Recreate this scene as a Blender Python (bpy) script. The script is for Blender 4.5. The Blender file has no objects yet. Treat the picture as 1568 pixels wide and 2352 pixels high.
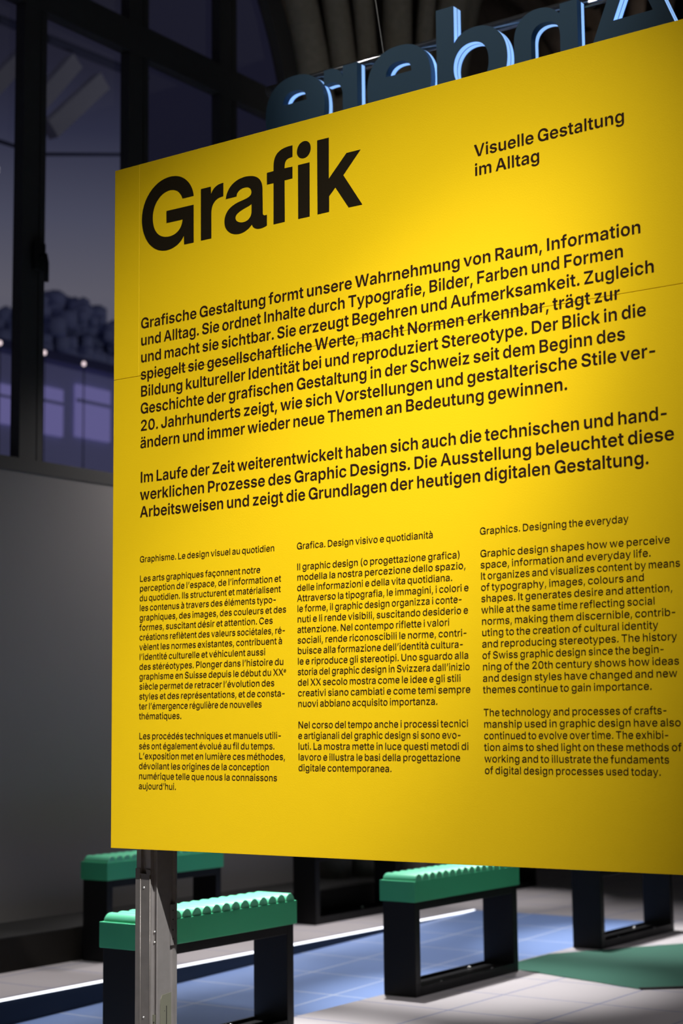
import bpy, bmesh, math, random
from mathutils import Vector, Matrix
from mathutils.geometry import tessellate_polygon, delaunay_2d_cdt

SC = bpy.context.scene
COL = SC.collection
random.seed(4)

# ---------------------------------------------------------------- camera, world, lamps, exposure
SC.view_settings.view_transform = 'Standard'
SC.view_settings.look = 'None'
SC.view_settings.gamma = 1.0
SC.view_settings.use_curve_mapping = False
SC.view_settings.exposure = 0.0

EYE = 1.12
cam = bpy.data.cameras.new('camera')
cam.sensor_fit = 'VERTICAL'
cam.sensor_height = 36.0
cam.lens = 58.598
cam.clip_end = 200
cam.dof.use_dof = True
cam.dof.focus_distance = 4.45
cam.dof.aperture_fstop = 3.4
camo = bpy.data.objects.new('camera', cam)
COL.objects.link(camo)
camo.matrix_world = (Matrix.Translation((0, 0, EYE)) @ Matrix.Rotation(math.radians(35.29675), 4, 'Z')
                     @ Matrix.Rotation(math.radians(90 + 7.13473), 4, 'X') @ Matrix.Rotation(math.radians(-0.61597), 4, 'Z'))
SC.camera = camo

# dusk sky: pale band above the horizon, darkening with height
world = bpy.data.worlds.new('dusk')
SC.world = world
world.use_nodes = True
wn = world.node_tree
wbg = wn.nodes['Background']
wtc = wn.nodes.new('ShaderNodeTexCoord')
wsep = wn.nodes.new('ShaderNodeSeparateXYZ')
wramp = wn.nodes.new('ShaderNodeValToRGB')
wn.links.new(wtc.outputs['Generated'], wsep.inputs[0])
wn.links.new(wsep.outputs['Z'], wramp.inputs[0])
wn.links.new(wramp.outputs[0], wbg.inputs[0])
e = wramp.color_ramp.elements
e[0].position = 0.0; e[0].color = (0.06, 0.06, 0.09, 1)
e[1].position = 1.0; e[1].color = (0.006, 0.006, 0.016, 1)
for pos, c in ((0.20, (0.10, 0.10, 0.15)), (0.25, (0.124, 0.120, 0.152)), (0.293, (0.077, 0.080, 0.122)), (0.34, (0.030, 0.032, 0.062)), (0.374, (0.017, 0.017, 0.033)), (0.41, (0.012, 0.012, 0.022))):
    k = e.new(pos); k.color = (*c, 1)
wbg.inputs['Strength'].default_value = 1.0


def spot(name, loc, aim, power, half, blend, color=(1, 1, 1), radius=0.03):
    l = bpy.data.lights.new(name, 'SPOT')
    l.energy = power; l.spot_size = 2 * half; l.spot_blend = blend; l.color = color; l.shadow_soft_size = radius
    o = bpy.data.objects.new(name, l); COL.objects.link(o)
    o.location = loc
    o.rotation_euler = (Vector(aim) - Vector(loc)).to_track_quat('-Z', 'Y').to_euler()
    return o


# the spotlight on the yellow panel
spot('panel_spotlight', (0.381, 1.6, 5.2), (-4.731, 3.5, -0.915), 2700, 0.359, 1.0, (1, 0.985, 0.95), 0.03)
spot('panel_spotlight', (0.381, 1.6, 5.2), (-2.529, 3.5, 1.463), 900, 0.135, 1.0, (1, 0.985, 0.95), 0.03)  # second, narrower lamp added to brighten the panel's centre
# ceiling spotlights over the benches
for nm, y, pw in (('bench_spotlight', 4.95, 2600), ('bench_spotlight', 6.62, 1500), ('bench_spotlight', 8.29, 1300)):
    spot(nm, (-4.62, y, 4.55), (-3.86, y - 0.33, 0.45), pw, 0.205, 1.0, (1, 0.985, 0.985), 0.02)
for nm, y, pw in (('far_spotlight', 5.2, 480), ('far_spotlight', 6.3, 520), ('far_spotlight', 7.5, 380), ('far_spotlight', 9.3, 480)):
    spot(nm, (-5.30, y, 4.6), (-5.42, y, 0.0), pw, 0.17, 1.0, (1, 0.96, 0.96), 0.02)
spot('floor_spotlight', (-2.2, 6.2, 4.6), (-3.5, 6.3, 0.0), 150, 0.50, 1.0, (1, 0.96, 0.98), 0.03)
spot('wall_spotlight', (-5.6, 7.9, 3.35), (-6.2, 7.0, 1.6), 175, 0.85, 1.0, (1, 0.93, 0.9), 0.1)  # unseen lamp added close to the wall for its top-down falloff
spot('ramp_spotlight', (-4.4, 8.2, 4.6), (-4.45, 7.7, 0.0), 520, 0.45, 1.0, (1, 0.97, 0.99), 0.03)  # added fill for the dark band across the ramp
spot('sign_spotlight', (-1.6, 2.0, 6.4), (-2.75, 4.6, 3.4), 170, 0.20, 0.8, (1, 0.98, 0.95), 0.03)  # added lamp, lifts the letter backs and the tube
spot('sign_spotlight', (-5.2, 3.2, 6.4), (-2.75, 4.66, 3.43), 130, 0.21, 0.8, (1, 0.98, 0.95), 0.03)  # added from the side to put a highlight along the tube
spot('hall_spotlight', (-3.8, 11.0, 5.2), (-6.2, 12.55, 6.85), 55, 0.30, 1.0, (1, 0.88, 0.76), 0.05)  # unseen lamp added to light the stone down the hall
spot('pier_spotlight', (-4.7, 8.0, 4.2), (-5.95, 8.85, 5.05), 16, 0.16, 0.6, (1, 0.84, 0.70), 0.03)  # added for the warm bright patch on the pier
spot('pier_spotlight', (-4.3, 7.4, 3.4), (-5.9, 9.2, 5.9), 28, 0.6, 1.0, (1, 0.93, 0.84), 0.05)  # extra lamp added to lift the dark pier ribs
fill = bpy.data.lights.new('ceiling_wash', 'AREA')  # added ambient fill, not a fixture of the hall
fill.energy = 19; fill.size = 7; fill.shape = 'RECTANGLE'; fill.size_y = 9; fill.color = (0.93, 0.94, 1.0)
fo = bpy.data.objects.new('ceiling_wash', fill); COL.objects.link(fo); fo.location = (0.0, 9.3, 8.3)

# ---------------------------------------------------------------- text and letter outlines
TEXT = {
 'INTRO_FIRST': (-3.1785, 0.04275, [
  (2.2445, 1.0614, 'Grafische Gestaltung formt unsere Wahrnehmung von Raum, Information'),
  (2.1948, 1.0223, 'und Alltag. Sie ordnet Inhalte durch Typografie, Bilder, Farben und Formen'),
  (2.1452, 1.0377, 'und macht sie sichtbar. Sie erzeugt Begehren und Aufmerksamkeit. Zugleich'),
  (2.0955, 1.0414, 'spiegelt sie gesellschaftliche Werte, macht Normen erkennbar, trägt zur'),
  (2.0458, 1.0392, 'Bildung kultureller Identität bei und reproduziert Stereotype. Der Blick in die'),
  (1.9961, 1.0254, 'Geschichte der grafischen Gestaltung in der Schweiz seit dem Beginn des'),
  (1.9464, 1.0515, '20. Jahrhunderts zeigt, wie sich Vorstellungen und gestalterische Stile ver-'),
  (1.8967, 1.0417, 'ändern und immer wieder neue Themen an Bedeutung gewinnen.'),
 ]),
 'INTRO_SECOND': (-3.1785, 0.04275, [
  (1.7973, 1.0310, 'Im Laufe der Zeit weiterentwickelt haben sich auch die technischen und hand-'),
  (1.7476, 1.0667, 'werklichen Prozesse des Graphic Designs. Die Ausstellung beleuchtet diese'),
  (1.6980, 1.0465, 'Arbeitsweisen und zeigt die Grundlagen der heutigen digitalen Gestaltung.'),
 ]),
 'SUBTITLE': (-2.0582, 0.04275, [
  (2.5215, 1.0532, 'Visuelle Gestaltung'),
  (2.4719, 1.0663, 'im Alltag'),
 ]),
 'FRENCH': (-3.1782, 0.02399, [
  (1.5700, 1.0558, 'Graphisme. Le design visuel au quotidien'),
  (1.5150, 1.0709, 'Les arts graphiques façonnent notre'),
  (1.4875, 1.0739, 'perception de l’espace, de l’information et'),
  (1.4600, 1.0396, 'du quotidien. Ils structurent et matérialisent'),
  (1.4325, 1.0422, 'les contenus à travers des éléments typo-'),
  (1.4050, 1.0507, 'graphiques, des images, des couleurs et des'),
  (1.3775, 1.0745, 'formes, suscitant désir et attention. Ces'),
  (1.3500, 1.0214, 'créations reflètent des valeurs sociétales, ré-'),
  (1.3225, 1.0597, 'vèlent les normes existantes, contribuent à'),
  (1.2950, 1.0714, 'l’identité culturelle et véhiculent aussi'),
  (1.2675, 1.0752, 'des stéréotypes. Plonger dans l’histoire du'),
  (1.2400, 1.0634, 'graphisme en Suisse depuis le début du XX^e'),
  (1.2125, 1.0705, 'siècle permet de retracer l’évolution des'),
  (1.1850, 1.0672, 'styles et des représentations, et de consta-'),
  (1.1575, 1.0159, 'ter l’émergence régulière de nouvelles'),
  (1.1300, 1.0674, 'thématiques.'),
  (1.0750, 1.0752, 'Les procédés techniques et manuels utili-'),
  (1.0475, 1.0471, 'sés ont également évolué au fil du temps.'),
  (1.0200, 1.0791, 'L’exposition met en lumière ces méthodes,'),
  (0.9925, 1.0804, 'dévoilant les origines de la conception'),
  (0.9650, 1.0731, 'numérique telle que nous la connaissons'),
  (0.9375, 1.0303, 'aujourd’hui.'),
 ]),
 'ITALIAN': (-2.6236, 0.02399, [
  (1.5693, 1.0655, 'Grafica. Design visivo e quotidianità'),
  (1.5143, 1.0759, 'Il graphic design (o progettazione grafica)'),
  (1.4868, 1.1107, 'modella la nostra percezione dello spazio,'),
  (1.4593, 1.0588, 'delle informazioni e della vita quotidiana.'),
  (1.4318, 1.0567, 'Attraverso la tipografia, le immagini, i colori e'),
  (1.4043, 1.0253, 'le forme, il graphic design organizza i conte-'),
  (1.3768, 1.0748, 'nuti e li rende visibili, suscitando desiderio e'),
  (1.3493, 1.0569, 'attenzione. Nel contempo riflette i valori'),
  (1.3218, 1.0780, 'sociali, rende riconoscibili le norme, contri-'),
  (1.2943, 1.0483, 'buisce alla formazione dell’identità cultura-'),
  (1.2668, 1.0565, 'le e riproduce gli stereotipi. Uno sguardo alla'),
  (1.2393, 1.0231, 'storia del graphic design in Svizzera dall’inizio'),
  (1.2118, 1.0553, 'del XX secolo mostra come le idee e gli stili'),
  (1.1843, 1.0940, 'creativi siano cambiati e come temi sempre'),
  (1.1568, 1.0624, 'nuovi abbiano acquisito importanza.'),
  (1.1018, 1.0571, 'Nel corso del tempo anche i processi tecnici'),
  (1.0743, 1.0308, 'e artigianali del graphic design si sono evo-'),
  (1.0468, 1.0692, 'luti. La mostra mette in luce questi metodi di'),
  (1.0193, 1.0552, 'lavoro e illustra le basi della progettazione'),
  (0.9918, 1.0684, 'digitale contemporanea.'),
 ]),
 'ENGLISH': (-2.0650, 0.02399, [
  (1.5673, 1.0547, 'Graphics. Designing the everyday'),
  (1.5123, 1.1084, 'Graphic design shapes how we perceive'),
  (1.4848, 1.0947, 'space, information and everyday life.'),
  (1.4573, 1.0494, 'It organizes and visualizes content by means'),
  (1.4298, 1.1012, 'of typography, images, colours and'),
  (1.4023, 1.0938, 'shapes. It generates desire and attention,'),
  (1.3748, 1.0676, 'while at the same time reflecting social'),
  (1.3473, 1.1043, 'norms, making them discernible, contrib-'),
  (1.3198, 1.0847, 'uting to the creation of cultural identity'),
  (1.2923, 1.0979, 'and reproducing stereotypes. The history'),
  (1.2648, 1.0561, 'of Swiss graphic design since the begin-'),
  (1.2373, 1.1056, 'ning of the 20th century shows how ideas'),
  (1.2098, 1.1063, 'and design styles have changed and new'),
  (1.1823, 1.0900, 'themes continue to gain importance.'),
  (1.1273, 1.0502, 'The technology and processes of crafts-'),
  (1.0998, 1.1015, 'manship used in graphic design have also'),
  (1.0723, 1.0255, 'continued to evolve over time. The exhibi-'),
  (1.0448, 1.0804, 'tion aims to shed light on these methods of'),
  (1.0173, 1.0702, 'working and to illustrate the fundaments'),
  (0.9898, 1.0534, 'of digital design processes used today.'),
 ]),
}
GLYPHS_MEDIUM = [
 '  175 ',
 ', 269 37,-183 80,108 210,108 126,-183',
 '- 577 416,344 416,239 89,239 89,344',
 '. 269 136,-8 103,-8q 58,37q 58,69 58,102q 103,147q 136,147 168,147q 214,102q 214,69 214,37q 168,-8q',
 '0 647 323,-10 235,-10q 114,79q 52,246q 52,363 52,481q 115,648q 235,738q 323,738 411,738q 532,648q 595,481q 595,363 595,246q 533,79q 412,-10q|323,99 371,99q 435,159q 467,277q 467,363 467,450q 435,568q 371,629q 323,629 276,629q 212,568q 179,450q 179,363 179,277q 212,159q 276,99q',
 '2 647 76,0 76,94 330,341 366,377q 415,433q 440,487q 440,519 440,553q 408,604q 354,631q 318,631 281,631q 226,601q 197,545q 197,507 73,507 73,577q 136,680q 247,738q 320,738 393,738q 503,683q 565,587q 565,525 565,484q 534,406q 456,311q 387,245 256,114 256,108 575,108 575,0',
 'A 724 22,0 277,728 442,728 702,0 559,0 430,378 411,437q 369,584q 344,678 373,678 348,583q 308,436q 290,378 164,0|171,180 171,285 553,285 553,180',
 'B 657 72,0 72,728 351,728 429,728q 534,678q 586,593q 586,539 586,495q 552,432q 495,392q 459,383 459,377 498,374q 569,331q 614,254q 614,199 614,142q 559,52q 449,0q 365,0|202,109 346,109 417,109q 482,164q 482,208 482,241q 450,293q 391,323q 350,323 202,323|202,418 335,418 370,418q 425,443q 456,490q 456,522 456,565q 396,620q 338,620 202,620',
 'D 719 318,0 134,0 134,113 311,113 388,113q 490,169q 542,281q 542,364 542,448q 490,559q 390,615q 315,615 130,615 130,728 323,728 431,728q 587,640q 670,478q 670,364 670,251q 587,88q 429,0q|202,728 202,0 72,0 72,728',
 'F 586 72,0 72,728 540,728 540,618 202,618 202,401 508,401 508,293 202,293 202,0',
 'G 747 386,-10 286,-10q 134,81q 49,249q 49,363 49,480q 136,648q 287,738q 382,738 442,738q 547,702q 628,637q 681,548q 689,494 556,494 548,524q 517,570q 473,603q 417,621q 384,621 325,621q 232,561q 180,446q 180,364 180,282q 232,167q 325,107q 387,107 442,107q 524,150q 569,229q 569,282 600,278 401,278 401,380 696,380 696,293 696,200q 616,64q 476,-10q|576,0 576,360 696,360 696,0',
 'I 293 78,0 78,728 215,728 215,0',
 'J 577 272,-10 165,-10q 38,107q 38,215 38,257 167,257 167,214 167,157q 224,98q 272,98 320,98q 376,157q 376,214 376,728 505,728 505,215 505,107q 379,-10q',
 'L 564 72,0 72,728 202,728 202,110 525,110 525,0',
 'N 755 72,0 72,728 218,728 470,326 485,302q 520,240q 558,164q 576,119 562,115 558,155q 554,241q 551,318q 551,344 551,728 683,728 683,0 536,0 309,361 288,394q 250,461q 206,546q 175,605 193,607 196,554q 201,459q 204,385q 204,362 204,0',
 'P 643 72,0 72,728 345,728 428,728q 542,666q 601,557q 601,488 601,418q 542,310q 426,248q 342,248 159,248 159,356 327,356 375,356q 438,389q 469,449q 469,488 469,526q 438,585q 375,618q 326,618 202,618 202,0',
 'R 651 72,0 72,728 345,728 428,728q 543,669q 602,564q 602,495 602,425q 542,322q 426,267q 342,267 148,267 148,375 327,375 376,375q 439,403q 469,456q 469,495 469,534q 439,589q 376,618q 327,618 202,618 202,0|482,0 306,330 448,330 627,0',
 'S 649 328,-11 243,-11q 118,42q 48,144q 45,217 174,217 176,178q 218,126q 285,100q 327,100 371,100q 437,126q 474,174q 474,205 474,233q 442,270q 383,296q 342,306 260,327 167,351q 64,446q 64,523 64,587q 134,684q 254,738q 330,738 409,738q 526,684q 592,588q 593,526 467,526 462,574q 388,627q 329,627 288,627q 228,602q 196,558q 196,531 196,501q 232,462q 290,438q 321,430 390,413 432,403q 509,370q 569,321q 604,252q 604,205 604,140q 538,43q 415,-11q',
 'T 657 38,618 38,728 618,728 618,618 394,618 394,0 264,0 264,618',
 'V 723 282,0 22,728 165,728 294,349 312,292q 354,145q 379,52 351,52 375,147q 416,292q 434,349 559,728 701,728 446,0',
 'W 1016 219,0 22,728 162,728 257,340 267,298q 284,206q 300,114q 308,69 286,69 294,114q 311,206q 330,298q 340,340 439,728 577,728 675,340 686,298q 704,206q 721,114q 730,69 707,69 715,114q 731,206q 749,298q 758,340 853,728 994,728 796,0 648,0 541,404 527,459q 504,588q 492,660 523,660 510,590q 490,463q 474,404 368,0',
 'Z 650 55,0 55,84 364,521 390,557q 450,629q 480,665 491,622 444,619q 349,618q 302,618 54,618 54,728 594,728 594,643 290,213 263,175q 201,100q 170,63 158,105 207,109q 303,110q 352,110 596,110 596,0',
 'a 570 219,-11 167,-11q 84,26q 37,99q 37,153 37,199q 71,259q 130,295q 204,313q 244,317 292,322q 351,330q 378,348q 378,366 378,369 378,395q 356,432q 314,452q 283,452 252,452q 205,433q 176,401q 170,383 52,404 67,453q 133,517q 227,550q 283,550 323,550q 401,531q 466,488q 505,416q 505,364 505,0 383,0 383,75 378,75 366,52q 324,13q 262,-11q|251,83 291,83q 348,114q 379,165q 379,195 379,259 373,254q 344,246q 308,239q 272,234q 259,232 231,228q 186,210q 159,179q 159,154 159,131q 183,99q 224,83q',
 'b 620 353,-10 308,-10q 246,21q 208,65q 197,86 190,86 190,0 66,0 66,728 192,728 192,454 197,454 208,474q 245,519q 307,550q 354,550 417,550q 519,485q 578,360q 578,270 578,182q 520,56q 418,-10q|319,94 362,94q 419,140q 449,220q 449,271 449,322q 419,401q 362,446q 319,446 278,446q 220,402q 190,324q 190,271 190,218q 220,139q 278,94q',
 'c 578 302,-11 223,-11q 106,59q 42,185q 42,269 42,353q 106,480q 223,550q 302,550 348,550q 426,526q 488,480q 529,416q 537,376 418,354 413,375q 393,409q 364,434q 326,447q 303,447 259,447q 200,400q 171,320q 171,269 171,219q 200,138q 259,92q 303,92 326,92q 365,106q 394,131q 414,167q 419,189 538,167 530,125q 489,60q 427,14q 348,-11q',
 'd 620 267,-10 202,-10q 100,56q 42,182q 42,270 42,360q 102,485q 203,550q 266,550 314,550q 375,519q 413,474q 423,454 428,454 428,728 554,728 554,0 430,0 430,86 423,86 413,65q 374,21q 313,-10q|301,94 342,94q 400,139q 431,218q 431,271 431,324q 400,402q 342,446q 301,446 258,446q 201,401q 171,322q 171,271 171,220q 201,140q 259,94q',
 'e 587 306,-11 224,-11q 106,58q 42,184q 42,268 42,352q 105,479q 220,550q 298,550 348,550q 438,517q 508,449q 547,346q 547,275 547,236 101,236 101,322 484,322 425,297 425,343q 396,412q 340,450q 298,450 257,450q 198,412q 168,346q 168,305 168,246 168,195q 202,124q 265,88q 307,88 336,88q 381,104q 414,136q 422,159 539,138 526,93q 462,26q 366,-11q',
 'f 384 352,542 352,443 10,443 10,542|109,0 109,597 109,651q 153,722q 230,758q 277,758 309,758q 360,748q 372,745 349,646 341,648q 316,653q 301,653 265,653q 235,619q 235,586 235,0',
 'g 621 301,-215 235,-215q 138,-181q 76,-122q 64,-85 173,-50 181,-66q 212,-98q 262,-119q 301,-119 360,-119q 430,-63q 430,-4 430,96 421,96 410,75q 373,34q 312,7q 267,7 203,7q 102,67q 42,185q 42,273 42,361q 102,485q 204,550q 267,550 314,550q 376,519q 414,474q 425,454 431,454 431,542 555,542 555,0 555,-73q 489,-169q 374,-215q|301,107 343,107q 401,147q 431,222q 431,274 431,326q 401,403q 343,446q 301,446 259,446q 201,401q 171,324q 171,274 171,224q 201,148q 259,107q',
 'h 608 192,317 192,0 66,0 66,728 191,728 191,408 176,408 199,479q 288,550q 355,550 411,550q 495,502q 542,410q 542,344 542,0 415,0 415,325 415,380q 358,442q 309,442 275,442q 222,413q 192,357q',
 'i 258 66,0 66,542 192,542 192,0|129,620 99,620q 55,660q 55,689 55,718q 99,759q 129,759 160,759q 203,719q 203,689 203,660q 160,620q',
 'k 566 182,171 182,324 201,324 398,542 547,542 306,275 280,275|66,0 66,728 192,728 192,0|408,0 229,247 315,336 560,0',
 'l 258 66,0 66,728 192,728 192,0',
 'm 897 66,0 66,542 185,542 189,413 180,413 192,461q 242,522q 307,551q 344,551 403,551q 477,478q 491,408 476,408 487,455q 541,519q 615,551q 658,551 707,551q 785,509q 831,426q 831,365 831,0 704,0 704,346 704,396q 649,444q 610,444 579,444q 534,417q 510,371q 510,340 510,0 387,0 387,351 387,393q 335,444q 294,444 266,444q 220,418q 192,368q 192,332 192,0',
 'n 608 192,317 192,0 66,0 66,542 186,542 188,408 176,408 199,479q 288,550q 355,550 411,550q 495,502q 542,410q 542,344 542,0 415,0 415,325 415,380q 358,442q 309,442 275,442q 222,413q 192,357q',
 'o 604 302,-11 223,-11q 106,59q 42,185q 42,269 42,353q 106,480q 223,550q 302,550 382,550q 498,480q 562,353q 562,269 562,185q 498,59q 382,-11q|302,92 346,92q 405,139q 434,219q 434,269 434,319q 405,400q 346,447q 302,447 258,447q 200,400q 171,320q 171,269 171,219q 200,139q 258,92q',
 'p 620 66,-204 66,542 190,542 190,454 197,454 208,474q 245,519q 307,550q 354,550 417,550q 519,485q 578,360q 578,270 578,182q 520,56q 418,-10q 353,-10 308,-10q 246,21q 208,65q 197,85 192,85 192,-204|319,94 362,94q 419,140q 449,220q 449,271 449,322q 419,401q 362,446q 319,446 278,446q 220,402q 190,324q 190,271 190,218q 220,139q 278,94q',
 'r 392 66,0 66,542 188,542 188,452 194,452 209,499q 280,550q 328,550 339,550q 364,548q 373,546 373,430 366,433q 330,437q 314,437 279,437q 224,407q 192,354q 192,318 192,0',
 's 544 272,-11 209,-11q 112,25q 50,95q 42,145 161,165 171,125q 228,86q 274,86 321,86q 375,123q 375,150 375,174q 339,204q 302,212 209,232 132,249q 56,325q 56,385 56,435q 112,509q 210,550q 275,550 337,550q 427,514q 482,449q 492,406 378,386 370,415q 321,455q 277,455 236,455q 183,420q 183,392 183,368q 219,337q 259,328 352,309 430,293q 505,220q 505,162 505,111q 445,33q 340,-11q',
 't 353 321,542 321,443 10,443 10,542|88,674 215,674 215,153 215,124q 240,97q 269,97 278,97q 307,100q 316,102 334,4 314,-2q 270,-6q 250,-6 172,-6q 88,70q 88,141',
 'u 608 252,-7 197,-7q 112,41q 66,133q 66,198 66,542 192,542 192,218 192,163q 249,101q 299,101 333,101q 385,130q 415,186q 415,226 415,542 542,542 542,0 421,0 420,134 431,134 408,64q 318,-7q',
 'v 582 220,0 18,542 153,542 252,249 269,198q 295,94q 308,41 277,41 290,94q 315,198q 332,249 430,542 564,542 361,0',
 'w 835 182,0 20,542 153,542 207,331 220,278q 249,153q 262,78 246,78 259,151q 289,276q 303,331 358,542 478,542 532,331 545,277q 575,152q 588,78 572,78 585,152q 613,277q 626,331 680,542 815,542 652,0 523,0 460,222 450,255q 432,331q 414,410q 405,447 429,447 420,410q 402,331q 384,255q 374,222 310,0',
 'y 583 62,-196 89,-97 109,-100 136,-107q 179,-100q 208,-68q 214,-38 223,-2 18,542 153,542 252,249 270,197q 292,95q 306,41 272,41 286,95q 312,198q 329,249 432,542 565,542 331,-72 315,-115q 265,-176q 195,-208q 147,-208 120,-208q 76,-201q',
 'z 559 58,0 58,81 338,433 338,437 66,437 66,542 493,542 493,454 225,110 225,105 501,105 501,0',
 'ä 570 219,-11 167,-11q 84,26q 37,99q 37,153 37,199q 71,259q 130,295q 204,313q 244,317 292,322q 351,330q 378,348q 378,366 378,369 378,395q 356,432q 314,452q 283,452 252,452q 205,433q 176,401q 170,383 52,404 67,453q 133,517q 227,550q 283,550 323,550q 401,531q 466,488q 505,416q 505,364 505,0 383,0 383,75 378,75 366,52q 324,13q 262,-11q|251,83 291,83q 348,114q 379,165q 379,195 379,259 373,254q 344,246q 308,239q 272,234q 259,232 231,228q 186,210q 159,179q 159,154 159,131q 183,99q 224,83q|388,622 359,622q 319,662q 319,689 319,717q 359,756q 388,756 416,756q 456,717q 456,689 456,662q 416,622q|175,622 146,622q 106,662q 106,689 106,717q 146,756q 175,756 203,756q 243,717q 243,689 243,662q 203,622q',
]
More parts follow.
